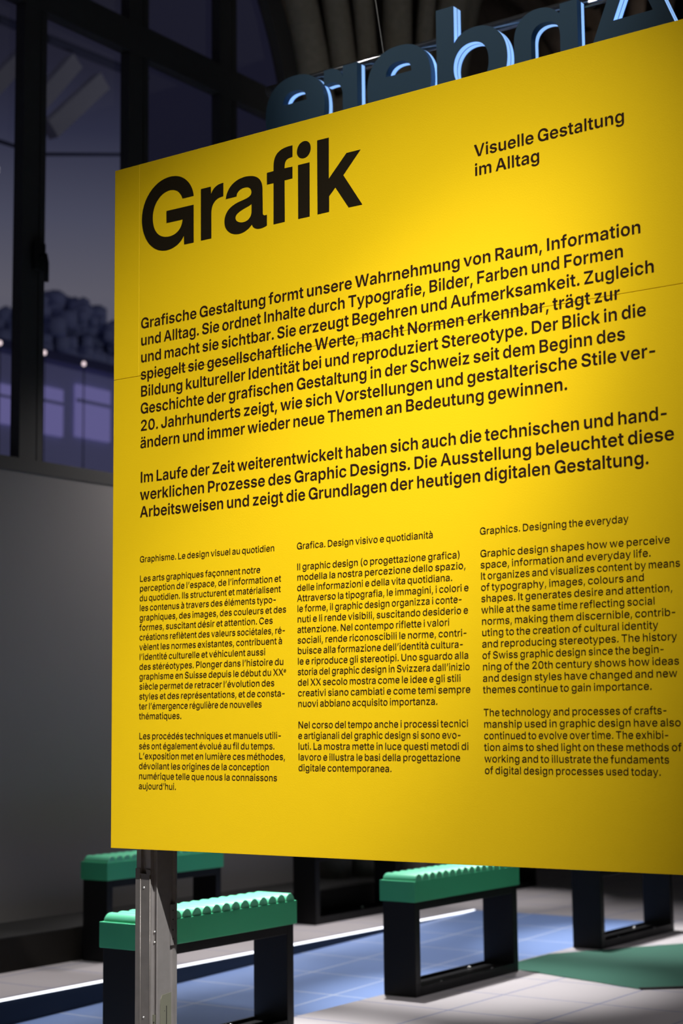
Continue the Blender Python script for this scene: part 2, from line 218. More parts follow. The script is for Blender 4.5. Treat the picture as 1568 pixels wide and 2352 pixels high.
GLYPHS_BOOK = [
 '  175 ',
 '( 391 117,296 117,376q 149,551q 206,712q 243,772 337,772 300,696q 246,530q 217,368q 217,296 217,232q 242,100q 296,-48q 337,-136 243,-136 181,-31q 117,189q',
 ') 391 53,-136 96,-46q 149,102q 174,234q 174,296 174,368q 145,530q 91,696q 53,772 148,772 185,712q 242,551q 274,376q 274,296 274,187q 209,-33q 148,-136',
 ', 269 48,-178 91,103 200,103 121,-178',
 '- 578 413,342 413,255 92,255 92,342',
 '. 269 136,-7 107,-7q 67,34q 67,62 67,91q 107,132q 136,132 165,132q 205,91q 205,62 205,34q 165,-7q',
 '0 648 324,-10 241,-10q 125,78q 65,245q 65,363 65,481q 126,648q 241,737q 324,737 407,737q 523,648q 583,481q 583,363 583,245q 523,78q 408,-10q|324,79 376,79q 447,145q 484,273q 484,363 484,455q 447,582q 376,649q 324,649 272,649q 201,582q 164,455q 164,363 164,273q 201,145q 272,79q',
 '2 648 88,0 88,74 333,333 372,375q 424,438q 451,497q 451,530 451,567q 416,621q 356,650q 318,650 278,650q 219,617q 187,558q 187,518 88,518 88,584q 149,682q 254,737q 321,737 388,737q 491,683q 549,590q 549,532 549,492q 520,417q 447,322q 381,253 230,95 230,89 561,89 561,0',
 'A 700 25,0 286,728 410,728 675,0 565,0 418,417 402,462q 364,589q 337,683 358,683 332,588q 293,459q 279,417 136,0|162,197 162,284 538,284 538,197',
 'C 732 383,-10 289,-10q 141,80q 57,248q 57,363 57,480q 142,647q 289,737q 383,737 439,737q 539,705q 618,642q 670,552q 680,495 576,495 569,531q 533,586q 481,624q 418,643q 383,643 319,643q 218,578q 159,454q 159,363 159,273q 218,148q 320,85q 383,85 418,85q 481,104q 533,142q 569,197q 576,233 680,233 671,178q 620,89q 541,25q 441,-10q',
 'D 722 316,0 138,0 138,90 310,90 396,90q 508,155q 564,278q 564,365 564,451q 509,573q 399,637q 317,637 134,637 134,728 324,728 431,728q 583,641q 665,478q 665,365 665,251q 583,88q 427,0q|187,728 187,0 84,0 84,728',
 'G 747 386,-10 288,-10q 140,81q 57,248q 57,363 57,479q 140,647q 287,737q 380,737 439,737q 540,703q 620,639q 672,551q 681,498 575,498 565,532q 529,585q 480,623q 418,643q 381,643 319,643q 218,579q 159,454q 159,364 159,274q 218,149q 321,85q 386,85 446,85q 536,134q 586,226q 586,288 615,283 403,283 403,370 687,370 687,288 687,197q 609,63q 474,-10q|593,0 593,360 687,360 687,0',
 'I 263 78,0 78,728 185,728 185,0',
 'L 565 84,0 84,728 187,728 187,90 520,90 520,0',
 'N 755 84,0 84,728 204,728 487,280 500,260q 534,202q 572,129q 591,86 577,86 573,128q 569,207q 568,275q 568,299 568,728 671,728 671,0 550,0 297,399 278,430q 241,493q 195,576q 161,638 178,638 181,584q 185,491q 188,421q 188,400 188,0',
 'P 640 84,0 84,728 339,728 424,728q 535,665q 590,560q 590,494 590,427q 535,321q 424,258q 339,258 162,258 162,347 331,347 386,347q 455,385q 486,452q 486,494 486,535q 455,601q 386,638q 330,638 187,638 187,0',
 'S 644 323,-12 243,-12q 124,39q 58,133q 54,197 158,197 162,157q 208,104q 281,78q 323,78 370,78q 445,109q 489,165q 489,201 489,234q 451,277q 388,304q 348,315 262,339 173,363q 74,456q 74,530 74,592q 141,686q 257,737q 328,737 402,737q 514,686q 579,596q 580,540 480,540 474,591q 389,647q 326,647 281,647q 213,618q 176,568q 176,535 176,499q 221,455q 283,430q 311,422 382,403 414,395q 487,366q 550,320q 590,250q 590,200 590,139q 527,43q 408,-12q',
 'T 650 46,638 46,728 604,728 604,638 377,638 377,0 274,0 274,638',
 'U 742 371,-11 285,-11q 155,56q 84,173q 84,249 84,728 187,728 187,257 187,207q 232,128q 314,83q 371,83 428,83q 511,128q 555,207q 555,257 555,728 658,728 658,249 658,173q 587,56q 458,-11q',
 'X 692 27,0 315,410 315,334 45,728 164,728 264,579 288,545q 317,496q 342,450q 358,420 337,420 353,450q 377,496q 408,545q 431,579 533,728 650,728 381,338 381,414 665,0 545,0 423,179 402,209q 375,252q 351,295q 336,324 357,324 343,296q 318,254q 290,209q 269,179 145,0',
 'a 565 227,-12 175,-12q 91,26q 42,101q 42,155 42,202q 78,260q 140,295q 215,312q 253,317 302,323q 363,330q 392,347q 392,366 392,369 392,401q 368,446q 319,470q 283,470 246,470q 193,447q 160,412q 151,393 58,420 77,469q 148,527q 236,553q 281,553 311,553q 384,538q 449,498q 491,423q 491,361 491,0 394,0 394,74 389,74 379,54q 337,14q 272,-12q|247,70 293,70q 358,106q 392,164q 392,197 392,270 386,264q 352,254q 308,246q 267,241q 255,239 224,236q 171,217q 140,182q 140,152 140,125q 168,89q 216,70q',
 'b 616 338,-11 287,-11q 224,23q 189,69q 180,85 170,85 170,0 74,0 74,728 173,728 173,458 180,458 189,474q 223,518q 285,553q 337,553 404,553q 507,485q 567,359q 567,272 567,184q 508,57q 405,-11q|318,74 367,74q 433,127q 466,217q 466,272 466,328q 434,416q 368,467q 318,467 270,467q 205,418q 172,331q 172,272 172,214q 206,125q 271,74q',
 'c 574 301,-12 225,-12q 112,59q 49,186q 49,270 49,355q 112,482q 225,553q 301,553 342,553q 414,531q 473,491q 515,433q 526,396 432,372 426,393q 403,428q 370,454q 327,467q 301,467 249,467q 182,413q 149,324q 149,270 149,217q 182,128q 249,74q 301,74 327,74q 371,88q 405,115q 428,152q 434,173 528,149 517,111q 475,52q 416,10q 342,-12q',
 'd 616 278,-11 211,-11q 107,57q 49,184q 49,272 49,359q 108,485q 212,553q 278,553 330,553q 393,518q 427,474q 436,458 442,458 442,728 541,728 541,0 445,0 445,85 436,85 427,69q 392,23q 329,-11q|297,74 345,74q 410,125q 444,214q 444,272 444,331q 411,418q 345,467q 297,467 248,467q 182,416q 149,328q 149,272 149,217q 182,127q 249,74q',
 'e 585 307,-12 227,-12q 111,58q 49,184q 49,269 49,353q 110,481q 222,553q 297,553 343,553q 429,523q 498,458q 538,354q 538,279 538,242 108,242 108,319 487,319 441,292 441,344q 408,424q 345,469q 298,469 250,469q 183,423q 148,348q 148,305 148,253 148,195q 188,114q 260,72q 308,72 339,72q 390,90q 426,126q 436,153 530,129 517,87q 456,24q 365,-12q',
 'f 375 338,546 338,464 10,464 10,546|115,0 115,613 115,662q 160,728q 233,762q 274,762 306,762q 350,751q 361,747 336,665 329,668q 306,674q 288,674 249,674q 214,634q 214,596 214,0',
 'g 617 300,-216 238,-216q 147,-184q 87,-132q 71,-100 152,-56 163,-72q 197,-108q 254,-134q 300,-134 363,-134q 444,-73q 444,-8 444,100 435,100 426,83q 391,40q 329,9q 278,9 213,9q 109,70q 49,189q 49,275 49,361q 109,485q 213,553q 279,553 331,553q 394,519q 429,474q 438,458 446,458 446,546 542,546 542,-11 542,-82q 478,-173q 368,-216q|298,93 346,93q 411,137q 445,219q 445,277 445,333q 412,419q 346,467q 298,467 249,467q 182,416q 149,330q 149,277 149,222q 183,139q 249,93q',
 'h 597 173,325 173,0 74,0 74,728 173,728 173,413 158,413 182,487q 274,553q 337,553 392,553q 476,507q 523,415q 523,347 523,0 424,0 424,336 424,397q 360,466q 305,466 267,466q 208,433q 173,370q',
 'i 248 74,0 74,546 173,546 173,0|124,632 98,632q 60,668q 60,693 60,719q 98,754q 124,754 151,754q 189,719q 189,693 189,668q 151,632q',
 'j 248 74,546 173,546 173,-37 174,-91q 135,-166q 60,-204q 5,-204 -15,-204 -15,-117 2,-117 40,-117q 74,-76q 74,-37|124,632 97,632q 59,668q 59,693 59,719q 97,754q 124,754 151,754q 189,719q 189,693 189,668q 151,632q',
 'k 554 166,190 166,311 183,311 407,546 527,546 277,284 263,284|74,0 74,728 173,728 173,0|419,0 218,262 287,332 543,0',
 'l 248 74,0 74,728 173,728 173,0',
 'm 883 74,0 74,546 169,546 171,421 163,421 175,467q 223,526q 289,555q 324,555 383,555q 457,482q 469,419 456,419 466,462q 519,523q 593,555q 636,555 684,555q 762,514q 808,431q 808,368 808,0 710,0 710,361 710,418q 646,468q 604,468 569,468q 518,438q 490,386q 490,353 490,0 392,0 392,369 392,413q 334,468q 290,468 259,468q 205,439q 173,383q 173,341 173,0',
 'n 597 173,325 173,0 74,0 74,546 169,546 170,413 158,413 182,487q 274,553q 337,553 392,553q 476,507q 522,415q 522,347 522,0 424,0 424,336 424,397q 360,466q 305,466 267,466q 208,433q 173,370q',
 'o 602 301,-12 225,-12q 112,59q 49,186q 49,270 49,355q 112,482q 225,553q 301,553 377,553q 490,482q 553,355q 553,270 553,186q 490,59q 377,-12q|301,74 353,74q 421,128q 454,217q 454,270 454,323q 421,413q 353,467q 301,467 249,467q 182,413q 149,323q 149,270 149,217q 182,128q 249,74q',
 'p 616 74,-204 74,546 170,546 170,458 180,458 189,474q 223,518q 285,553q 337,553 404,553q 507,485q 567,359q 567,272 567,184q 508,57q 405,-11q 338,-11 287,-11q 224,23q 189,69q 180,85 173,85 173,-204|318,74 367,74q 433,127q 466,217q 466,272 466,328q 434,416q 368,467q 318,467 270,467q 205,418q 172,331q 172,272 172,214q 206,125q 271,74q',
 'q 616 541,-204 442,-204 442,85 436,85 427,69q 392,23q 329,-11q 278,-11 211,-11q 107,57q 49,184q 49,272 49,359q 108,485q 212,553q 278,553 330,553q 393,518q 427,474q 436,458 445,458 445,546 541,546|297,74 345,74q 410,125q 444,214q 444,272 444,331q 411,418q 345,467q 297,467 248,467q 182,416q 149,328q 149,272 149,217q 182,127q 249,74q',
 'r 382 74,0 74,546 170,546 170,460 176,460 191,503q 267,554q 316,554 326,554q 352,552q 360,552 360,455 356,457q 323,461q 306,461 268,461q 207,429q 173,373q 173,336 173,0',
 's 534 266,-12 208,-12q 118,22q 60,88q 50,135 143,156 155,112q 218,71q 266,71 320,71q 384,117q 384,149 384,176q 346,212q 306,221 215,242 140,259q 66,333q 66,392 66,440q 120,512q 213,553q 273,553 331,553q 413,519q 464,458q 475,419 387,398 376,427q 324,472q 274,472 228,472q 166,430q 166,398 166,369q 207,334q 254,324 339,304 414,287q 486,213q 486,156 486,108q 431,32q 331,-12q',
 't 334 300,546 300,464 10,464 10,546|90,676 189,676 189,145 189,110q 218,78q 251,78 259,78q 286,82q 296,84 315,3 299,-2q 262,-7q 244,-7 171,-7q 90,69q 90,137',
 'u 597 260,-7 205,-7q 121,39q 74,131q 74,199 74,546 173,546 173,210 173,149q 237,80q 292,80 330,80q 389,113q 424,176q 424,221 424,546 523,546 523,0 428,0 428,133 439,133 414,58q 322,-7q',
 'v 569 231,0 24,546 131,546 243,230 261,179q 287,77q 301,28 269,28 283,77q 308,179q 326,230 438,546 545,546 337,0',
 'w 824 195,0 31,546 135,546 198,314 211,264q 242,140q 257,62 241,62 256,137q 286,262q 300,314 362,546 464,546 525,314 539,263q 568,139q 583,62 567,62 582,138q 612,262q 626,314 689,546 794,546 629,0 530,0 461,240 451,277q 431,355q 412,436q 402,477 422,477 413,437q 393,355q 373,276q 363,240 294,0',
 'x 552 30,0 244,318 244,242 41,546 154,546 218,444 244,402q 282,329q 302,295 255,295 276,329q 311,402q 337,444 403,546 514,546 309,239 309,312 522,0 410,0 334,119 308,159q 270,231q 250,264 299,264 279,231q 244,159q 218,119 141,0',
 'y 569 67,-197 91,-114 102,-117 129,-124q 174,-118q 207,-82q 219,-45 232,-3 24,546 131,546 243,230 261,178q 286,77q 300,28 267,28 281,77q 307,179q 325,230 439,546 545,546 307,-78 290,-122q 243,-180q 178,-208q 137,-208 112,-208q 75,-201q',
 'z 556 61,0 61,70 360,452 360,458 70,458 70,546 485,546 485,471 196,93 196,88 495,88 495,0',
 'à 565 227,-12 175,-12q 91,26q 42,101q 42,155 42,202q 78,260q 140,295q 215,312q 253,317 302,323q 363,330q 392,347q 392,366 392,369 392,401q 368,446q 319,470q 283,470 246,470q 193,447q 160,412q 151,393 58,420 77,469q 148,527q 236,553q 281,553 311,553q 384,538q 449,498q 491,423q 491,361 491,0 394,0 394,74 389,74 379,54q 337,14q 272,-12q|247,70 293,70q 358,106q 392,164q 392,197 392,270 386,264q 352,254q 308,246q 267,241q 255,239 224,236q 171,217q 140,182q 140,152 140,125q 168,89q 216,70q|238,617 142,762 247,762 316,617',
 'ç 574 301,-12 225,-12q 112,59q 49,186q 49,270 49,355q 112,482q 225,553q 301,553 342,553q 414,531q 473,491q 515,433q 526,396 432,372 426,393q 403,428q 370,454q 327,467q 301,467 249,467q 182,413q 149,324q 149,270 149,217q 182,128q 249,74q 301,74 327,74q 371,88q 405,115q 428,152q 434,173 528,149 517,111q 475,52q 416,10q 342,-12q|245,-204 245,-152 303,-152 330,-152q 350,-138q 350,-120 350,-102q 330,-88q 303,-88 262,-88 278,23 326,23 326,0 325,-42 373,-43q 418,-81q 418,-121 418,-164q 364,-204q 305,-204',
 'è 585 307,-12 227,-12q 111,58q 49,184q 49,269 49,353q 110,481q 222,553q 297,553 343,553q 429,523q 498,458q 538,354q 538,279 538,242 108,242 108,319 487,319 441,292 441,344q 408,424q 345,469q 298,469 250,469q 183,423q 148,348q 148,305 148,253 148,195q 188,114q 260,72q 308,72 339,72q 390,90q 426,126q 436,153 530,129 517,87q 456,24q 365,-12q|258,617 162,762 267,762 336,617',
 'é 585 307,-12 227,-12q 111,58q 49,184q 49,269 49,353q 110,481q 222,553q 297,553 343,553q 429,523q 498,458q 538,354q 538,279 538,242 108,242 108,319 487,319 441,292 441,344q 408,424q 345,469q 298,469 250,469q 183,423q 148,348q 148,305 148,253 148,195q 188,114q 260,72q 308,72 339,72q 390,90q 426,126q 436,153 530,129 517,87q 456,24q 365,-12q|254,617 322,762 427,762 332,617',
 '’ 270 79,446 122,728 231,728 152,446',
]
GLYPHS_SIGN = [
 'e 555 283,-12 206,-12q 92,57q 30,179q 30,257 30,336q 94,458q 205,527q 278,527 334,527q 425,488q 491,417q 526,319q 526,259 526,225 80,225 80,311 463,311 406,289 406,331q 375,393q 319,427q 280,427 242,427q 186,393q 155,331q 155,289 155,233 155,190q 186,124q 244,88q 286,88 317,88q 364,106q 395,138q 402,160 520,160 511,109q 444,32q 344,-12q',
 'r 359 54,0 54,516 177,516 177,430 178,430 192,474q 253,520q 303,520 316,520q 336,519q 344,519 344,407 337,407q 303,410q 285,410 256,410q 209,383q 181,330q 181,290 181,0',
 'd 589 253,-10 186,-10q 86,57q 30,178q 30,258 30,338q 86,458q 187,526q 253,526 286,526q 344,508q 391,471q 407,443 408,443 408,728 535,728 535,0 410,0 410,79 409,79 393,49q 346,9q 287,-10q|284,95 324,95q 382,136q 415,209q 415,258 415,308q 382,381q 324,421q 284,421 247,421q 190,383q 159,311q 159,258 159,206q 190,133q 247,95q',
 'n 575 181,290 181,0 54,0 54,516 179,516 179,384 155,384 180,453q 270,526q 338,526 392,526q 475,479q 521,388q 521,322 521,0 394,0 394,301 394,357q 340,415q 292,415 260,415q 210,389q 181,334q',
 'A 697 6,0 265,728 433,728 691,0 544,0 420,377 400,439q 358,578q 331,671 368,671 341,578q 298,439q 278,377 149,0|162,171 162,280 536,280 536,171',
]
TITLE = [[[(-2.9787,2.6011),(-3.0201,2.6014),(-3.0218,2.6056),(-3.0237,2.6096),(-3.0258,2.6132),(-3.0281,2.6164),(-3.0305,2.6194),(-3.0331,2.6221),(-3.0358,2.6244),(-3.0386,2.6266),(-3.0415,2.6284),(-3.0445,2.6300),(-3.0476,2.6314),(-3.0507,2.6325),(-3.0538,2.6334),(-3.0569,2.6342),(-3.0654,2.6351),(-3.0737,2.6349),(-3.0818,2.6336),(-3.0895,2.6312),(-3.0968,2.6279),(-3.1037,2.6236),(-3.1100,2.6185),(-3.1157,2.6127),(-3.1207,2.6061),(-3.1250,2.5989),(-3.1284,2.5911),(-3.1309,2.5828),(-3.1324,2.5741),(-3.1329,2.5651),(-3.1326,2.5578),(-3.1318,2.5509),(-3.1305,2.5443),(-3.1287,2.5380),(-3.1264,2.5322),(-3.1235,2.5267),(-3.1202,2.5217),(-3.1164,2.5172),(-3.1122,2.5131),(-3.1074,2.5094),(-3.1022,2.5063),(-3.0966,2.5037),(-3.0905,2.5017),(-3.0839,2.5002),(-3.0768,2.4993),(-3.0699,2.4990),(-3.0633,2.4993),(-3.0571,2.5002),(-3.0511,2.5017),(-3.0456,2.5038),(-3.0405,2.5064),(-3.0359,2.5095),(-3.0318,2.5132),(-3.0282,2.5175),(-3.0252,2.5223),(-3.0228,2.5277),(-3.0210,2.5336),(-3.0200,2.5400),(-3.0807,2.5405),(-3.0808,2.5760),(-2.9787,2.5751),(-2.9786,2.4650),(-3.0141,2.4655),(-3.0149,2.4910),(-3.0179,2.4867),(-3.0214,2.4826),(-3.0253,2.4787),(-3.0298,2.4752),(-3.0347,2.4719),(-3.0401,2.4689),(-3.0458,2.4664),(-3.0519,2.4642),(-3.0583,2.4625),(-3.0651,2.4612),(-3.0720,2.4605),(-3.0793,2.4603),(-3.0867,2.4607),(-3.0943,2.4618),(-3.1045,2.4642),(-3.1141,2.4676),(-3.1231,2.4721),(-3.1315,2.4775),(-3.1393,2.4838),(-3.1464,2.4909),(-3.1528,2.4987),(-3.1584,2.5072),(-3.1633,2.5162),(-3.1674,2.5258),(-3.1706,2.5359),(-3.1730,2.5463),(-3.1745,2.5570),(-3.1750,2.5680),(-3.1742,2.5823),(-3.1716,2.5960),(-3.1673,2.6090),(-3.1615,2.6211),(-3.1543,2.6322),(-3.1458,2.6423),(-3.1361,2.6513),(-3.1254,2.6589),(-3.1138,2.6652),(-3.1014,2.6700),(-3.0884,2.6733),(-3.0748,2.6749),(-3.0608,2.6748),(-3.0465,2.6728),(-3.0386,2.6708),(-3.0311,2.6682),(-3.0239,2.6649),(-3.0171,2.6610),(-3.0108,2.6567),(-3.0050,2.6518),(-2.9997,2.6465),(-2.9949,2.6408),(-2.9906,2.6348),(-2.9870,2.6285),(-2.9839,2.6219),(-2.9815,2.6151),(-2.9798,2.6082),(-2.9787,2.6011)]],
[[(-2.9520,2.6154),(-2.9157,2.6153),(-2.9145,2.5944),(-2.9131,2.5973),(-2.9114,2.6001),(-2.9095,2.6028),(-2.9073,2.6052),(-2.9048,2.6075),(-2.9021,2.6096),(-2.8991,2.6115),(-2.8958,2.6132),(-2.8922,2.6146),(-2.8884,2.6158),(-2.8843,2.6166),(-2.8798,2.6172),(-2.8751,2.6175),(-2.8701,2.6175),(-2.8702,2.5790),(-2.8757,2.5789),(-2.8808,2.5783),(-2.8857,2.5774),(-2.8902,2.5760),(-2.8945,2.5741),(-2.8983,2.5718),(-2.9018,2.5690),(-2.9048,2.5658),(-2.9075,2.5621),(-2.9097,2.5580),(-2.9115,2.5534),(-2.9127,2.5484),(-2.9135,2.5429),(-2.9138,2.5369),(-2.9139,2.4657),(-2.9520,2.4658)]],
[[(-2.8614,2.5686),(-2.8602,2.5761),(-2.8579,2.5832),(-2.8545,2.5897),(-2.8503,2.5957),(-2.8452,2.6011),(-2.8393,2.6059),(-2.8326,2.6100),(-2.8253,2.6134),(-2.8174,2.6160),(-2.8089,2.6179),(-2.8000,2.6190),(-2.7906,2.6192),(-2.7810,2.6185),(-2.7710,2.6170),(-2.7654,2.6156),(-2.7602,2.6139),(-2.7555,2.6118),(-2.7512,2.6095),(-2.7474,2.6068),(-2.7440,2.6039),(-2.7410,2.6007),(-2.7384,2.5973),(-2.7363,2.5937),(-2.7345,2.5899),(-2.7332,2.5860),(-2.7323,2.5819),(-2.7317,2.5776),(-2.7315,2.5733),(-2.7308,2.5024),(-2.7306,2.5014),(-2.7303,2.5005),(-2.7299,2.4997),(-2.7294,2.4989),(-2.7289,2.4983),(-2.7282,2.4977),(-2.7276,2.4973),(-2.7268,2.4969),(-2.7261,2.4966),(-2.7253,2.4963),(-2.7245,2.4961),(-2.7236,2.4960),(-2.7228,2.4960),(-2.7220,2.4960),(-2.7166,2.4965),(-2.7168,2.4662),(-2.7190,2.4654),(-2.7213,2.4647),(-2.7236,2.4641),(-2.7259,2.4636),(-2.7282,2.4632),(-2.7306,2.4628),(-2.7329,2.4625),(-2.7352,2.4623),(-2.7375,2.4622),(-2.7398,2.4621),(-2.7420,2.4622),(-2.7442,2.4624),(-2.7464,2.4626),(-2.7485,2.4629),(-2.7509,2.4634),(-2.7531,2.4640),(-2.7552,2.4647),(-2.7571,2.4656),(-2.7588,2.4665),(-2.7604,2.4674),(-2.7619,2.4685),(-2.7632,2.4697),(-2.7644,2.4710),(-2.7655,2.4723),(-2.7664,2.4738),(-2.7672,2.4753),(-2.7680,2.4769),(-2.7686,2.4786),(-2.7719,2.4758),(-2.7753,2.4731),(-2.7788,2.4707),(-2.7824,2.4685),(-2.7862,2.4666),(-2.7901,2.4649),(-2.7941,2.4634),(-2.7982,2.4622),(-2.8025,2.4613),(-2.8068,2.4607),(-2.8112,2.4604),(-2.8156,2.4604),(-2.8202,2.4607),(-2.8248,2.4614),(-2.8301,2.4626),(-2.8352,2.4641),(-2.8399,2.4660),(-2.8443,2.4682),(-2.8483,2.4708),(-2.8520,2.4736),(-2.8552,2.4766),(-2.8581,2.4800),(-2.8606,2.4835),(-2.8627,2.4873),(-2.8643,2.4912),(-2.8655,2.4954),(-2.8662,2.4996),(-2.8664,2.5040),(-2.8661,2.5096),(-2.8652,2.5148),(-2.8637,2.5197),(-2.8617,2.5241),(-2.8592,2.5282),(-2.8563,2.5320),(-2.8528,2.5354),(-2.8490,2.5385),(-2.8447,2.5412),(-2.8401,2.5437),(-2.8352,2.5458),(-2.8299,2.5477),(-2.8244,2.5494),(-2.8185,2.5507),(-2.8134,2.5517),(-2.8084,2.5526),(-2.8034,2.5534),(-2.7986,2.5542),(-2.7939,2.5551),(-2.7895,2.5560),(-2.7854,2.5570),(-2.7817,2.5582),(-2.7784,2.5596),(-2.7756,2.5613),(-2.7733,2.5632),(-2.7715,2.5656),(-2.7705,2.5683),(-2.7701,2.5714),(-2.7702,2.5734),(-2.7705,2.5753),(-2.7710,2.5771),(-2.7717,2.5787),(-2.7726,2.5803),(-2.7736,2.5817),(-2.7749,2.5830),(-2.7763,2.5842),(-2.7778,2.5852),(-2.7795,2.5862),(-2.7813,2.5870),(-2.7833,2.5876),(-2.7854,2.5882),(-2.7876,2.5885),(-2.7916,2.5889),(-2.7955,2.5890),(-2.7991,2.5888),(-2.8026,2.5882),(-2.8059,2.5874),(-2.8090,2.5864),(-2.8118,2.5850),(-2.8144,2.5834),(-2.8167,2.5816),(-2.8186,2.5795),(-2.8202,2.5772),(-2.8215,2.5747),(-2.8223,2.5720),(-2.8228,2.5691)],[(-2.7699,2.5372),(-2.7731,2.5357),(-2.7772,2.5342),(-2.7818,2.5328),(-2.7869,2.5314),(-2.7923,2.5300),(-2.7977,2.5285),(-2.8032,2.5268),(-2.8085,2.5250),(-2.8134,2.5229),(-2.8178,2.5206),(-2.8215,2.5180),(-2.8244,2.5150),(-2.8263,2.5116),(-2.8270,2.5078),(-2.8269,2.5061),(-2.8265,2.5045),(-2.8259,2.5030),(-2.8251,2.5015),(-2.8241,2.5000),(-2.8228,2.4987),(-2.8214,2.4974),(-2.8198,2.4963),(-2.8180,2.4952),(-2.8161,2.4942),(-2.8140,2.4933),(-2.8118,2.4926),(-2.8094,2.4919),(-2.8069,2.4914),(-2.8020,2.4908),(-2.7975,2.4907),(-2.7932,2.4911),(-2.7893,2.4919),(-2.7857,2.4931),(-2.7825,2.4947),(-2.7796,2.4966),(-2.7771,2.4989),(-2.7750,2.5014),(-2.7732,2.5042),(-2.7718,2.5073),(-2.7708,2.5105),(-2.7702,2.5140),(-2.7700,2.5176)]],
[[(-2.6938,2.4651),(-2.6929,2.5814),(-2.7160,2.5816),(-2.7158,2.6147),(-2.6927,2.6150),(-2.6926,2.6301),(-2.6922,2.6368),(-2.6912,2.6430),(-2.6896,2.6486),(-2.6873,2.6536),(-2.6843,2.6580),(-2.6807,2.6619),(-2.6764,2.6652),(-2.6715,2.6680),(-2.6658,2.6703),(-2.6595,2.6720),(-2.6525,2.6733),(-2.6449,2.6740),(-2.6365,2.6743),(-2.6274,2.6741),(-2.6277,2.6420),(-2.6320,2.6420),(-2.6359,2.6418),(-2.6393,2.6413),(-2.6423,2.6405),(-2.6450,2.6394),(-2.6473,2.6380),(-2.6492,2.6363),(-2.6508,2.6343),(-2.6521,2.6319),(-2.6531,2.6292),(-2.6539,2.6262),(-2.6544,2.6228),(-2.6548,2.6191),(-2.6549,2.6151),(-2.6280,2.6145),(-2.6283,2.5819),(-2.6551,2.5817),(-2.6553,2.4655)]],
[[(-2.6091,2.6147),(-2.5702,2.6144),(-2.5714,2.4646),(-2.6098,2.4647)]],
[[(-2.6125,2.6525),(-2.6123,2.6561),(-2.6116,2.6594),(-2.6106,2.6625),(-2.6092,2.6654),(-2.6075,2.6680),(-2.6055,2.6703),(-2.6033,2.6723),(-2.6008,2.6740),(-2.5982,2.6754),(-2.5955,2.6764),(-2.5926,2.6771),(-2.5897,2.6774),(-2.5867,2.6774),(-2.5838,2.6769),(-2.5812,2.6763),(-2.5789,2.6754),(-2.5768,2.6743),(-2.5749,2.6730),(-2.5731,2.6716),(-2.5716,2.6700),(-2.5703,2.6683),(-2.5691,2.6665),(-2.5682,2.6645),(-2.5674,2.6625),(-2.5668,2.6603),(-2.5664,2.6581),(-2.5662,2.6559),(-2.5661,2.6535),(-2.5663,2.6503),(-2.5669,2.6473),(-2.5679,2.6444),(-2.5692,2.6417),(-2.5707,2.6393),(-2.5726,2.6372),(-2.5747,2.6353),(-2.5770,2.6336),(-2.5795,2.6323),(-2.5822,2.6313),(-2.5851,2.6307),(-2.5881,2.6304),(-2.5912,2.6305),(-2.5943,2.6309),(-2.5969,2.6316),(-2.5992,2.6324),(-2.6014,2.6335),(-2.6034,2.6347),(-2.6051,2.6361),(-2.6067,2.6376),(-2.6081,2.6392),(-2.6093,2.6409),(-2.6103,2.6427),(-2.6111,2.6446),(-2.6118,2.6465),(-2.6122,2.6485),(-2.6125,2.6505),(-2.6125,2.6525)]],
[[(-2.5444,2.6700),(-2.5057,2.6696),(-2.5071,2.5562),(-2.4489,2.6148),(-2.4030,2.6148),(-2.4598,2.5561),(-2.3999,2.4646),(-2.4434,2.4651),(-2.4855,2.5280),(-2.5065,2.5080),(-2.5071,2.4653),(-2.5452,2.4652)]]]
# ---------------------------------------------------------------- helpers
def lin(r, g, b):
    f = lambda v: ((v / 255 + 0.055) / 1.055) ** 2.4 if v > 10 else v / 255 / 12.92
    return (f(r), f(g), f(b))


def mat(name, color, rough=0.6, metal=0.0, spec=0.4, emit=None, estr=0.0, noise=None, bump=None, vary=None):
    m = bpy.data.materials.new(name); m.use_nodes = True
    nt = m.node_tree; b = nt.nodes['Principled BSDF']
    b.inputs['Base Color'].default_value = (*color, 1); b.inputs['Roughness'].default_value = rough
    b.inputs['Metallic'].default_value = metal; b.inputs['Specular IOR Level'].default_value = spec
    if emit:
        b.inputs['Emission Color'].default_value = (*emit, 1); b.inputs['Emission Strength'].default_value = estr
    if bump or vary:
        tc = nt.nodes.new('ShaderNodeTexCoord'); nz = nt.nodes.new('ShaderNodeTexNoise')
        nt.links.new(tc.outputs['Object'], nz.inputs['Vector'])
        nz.inputs['Scale'].default_value = (bump or vary)[0]; nz.inputs['Detail'].default_value = 4
        if bump:
            bp = nt.nodes.new('ShaderNodeBump'); bp.inputs['Strength'].default_value = bump[1]; bp.inputs['Distance'].default_value = bump[2]
            nt.links.new(nz.outputs['Fac'], bp.inputs['Height']); nt.links.new(bp.outputs[0], b.inputs['Normal'])
        if vary:
            mp = nt.nodes.new('ShaderNodeMixRGB'); mp.inputs[1].default_value = (*[v * (1 - vary[1]) for v in color], 1)
            mp.inputs[2].default_value = (*[min(1, v * (1 + vary[1])) for v in color], 1)
            nt.links.new(nz.outputs['Fac'], mp.inputs[0]); nt.links.new(mp.outputs[0], b.inputs['Base Color'])
    return m


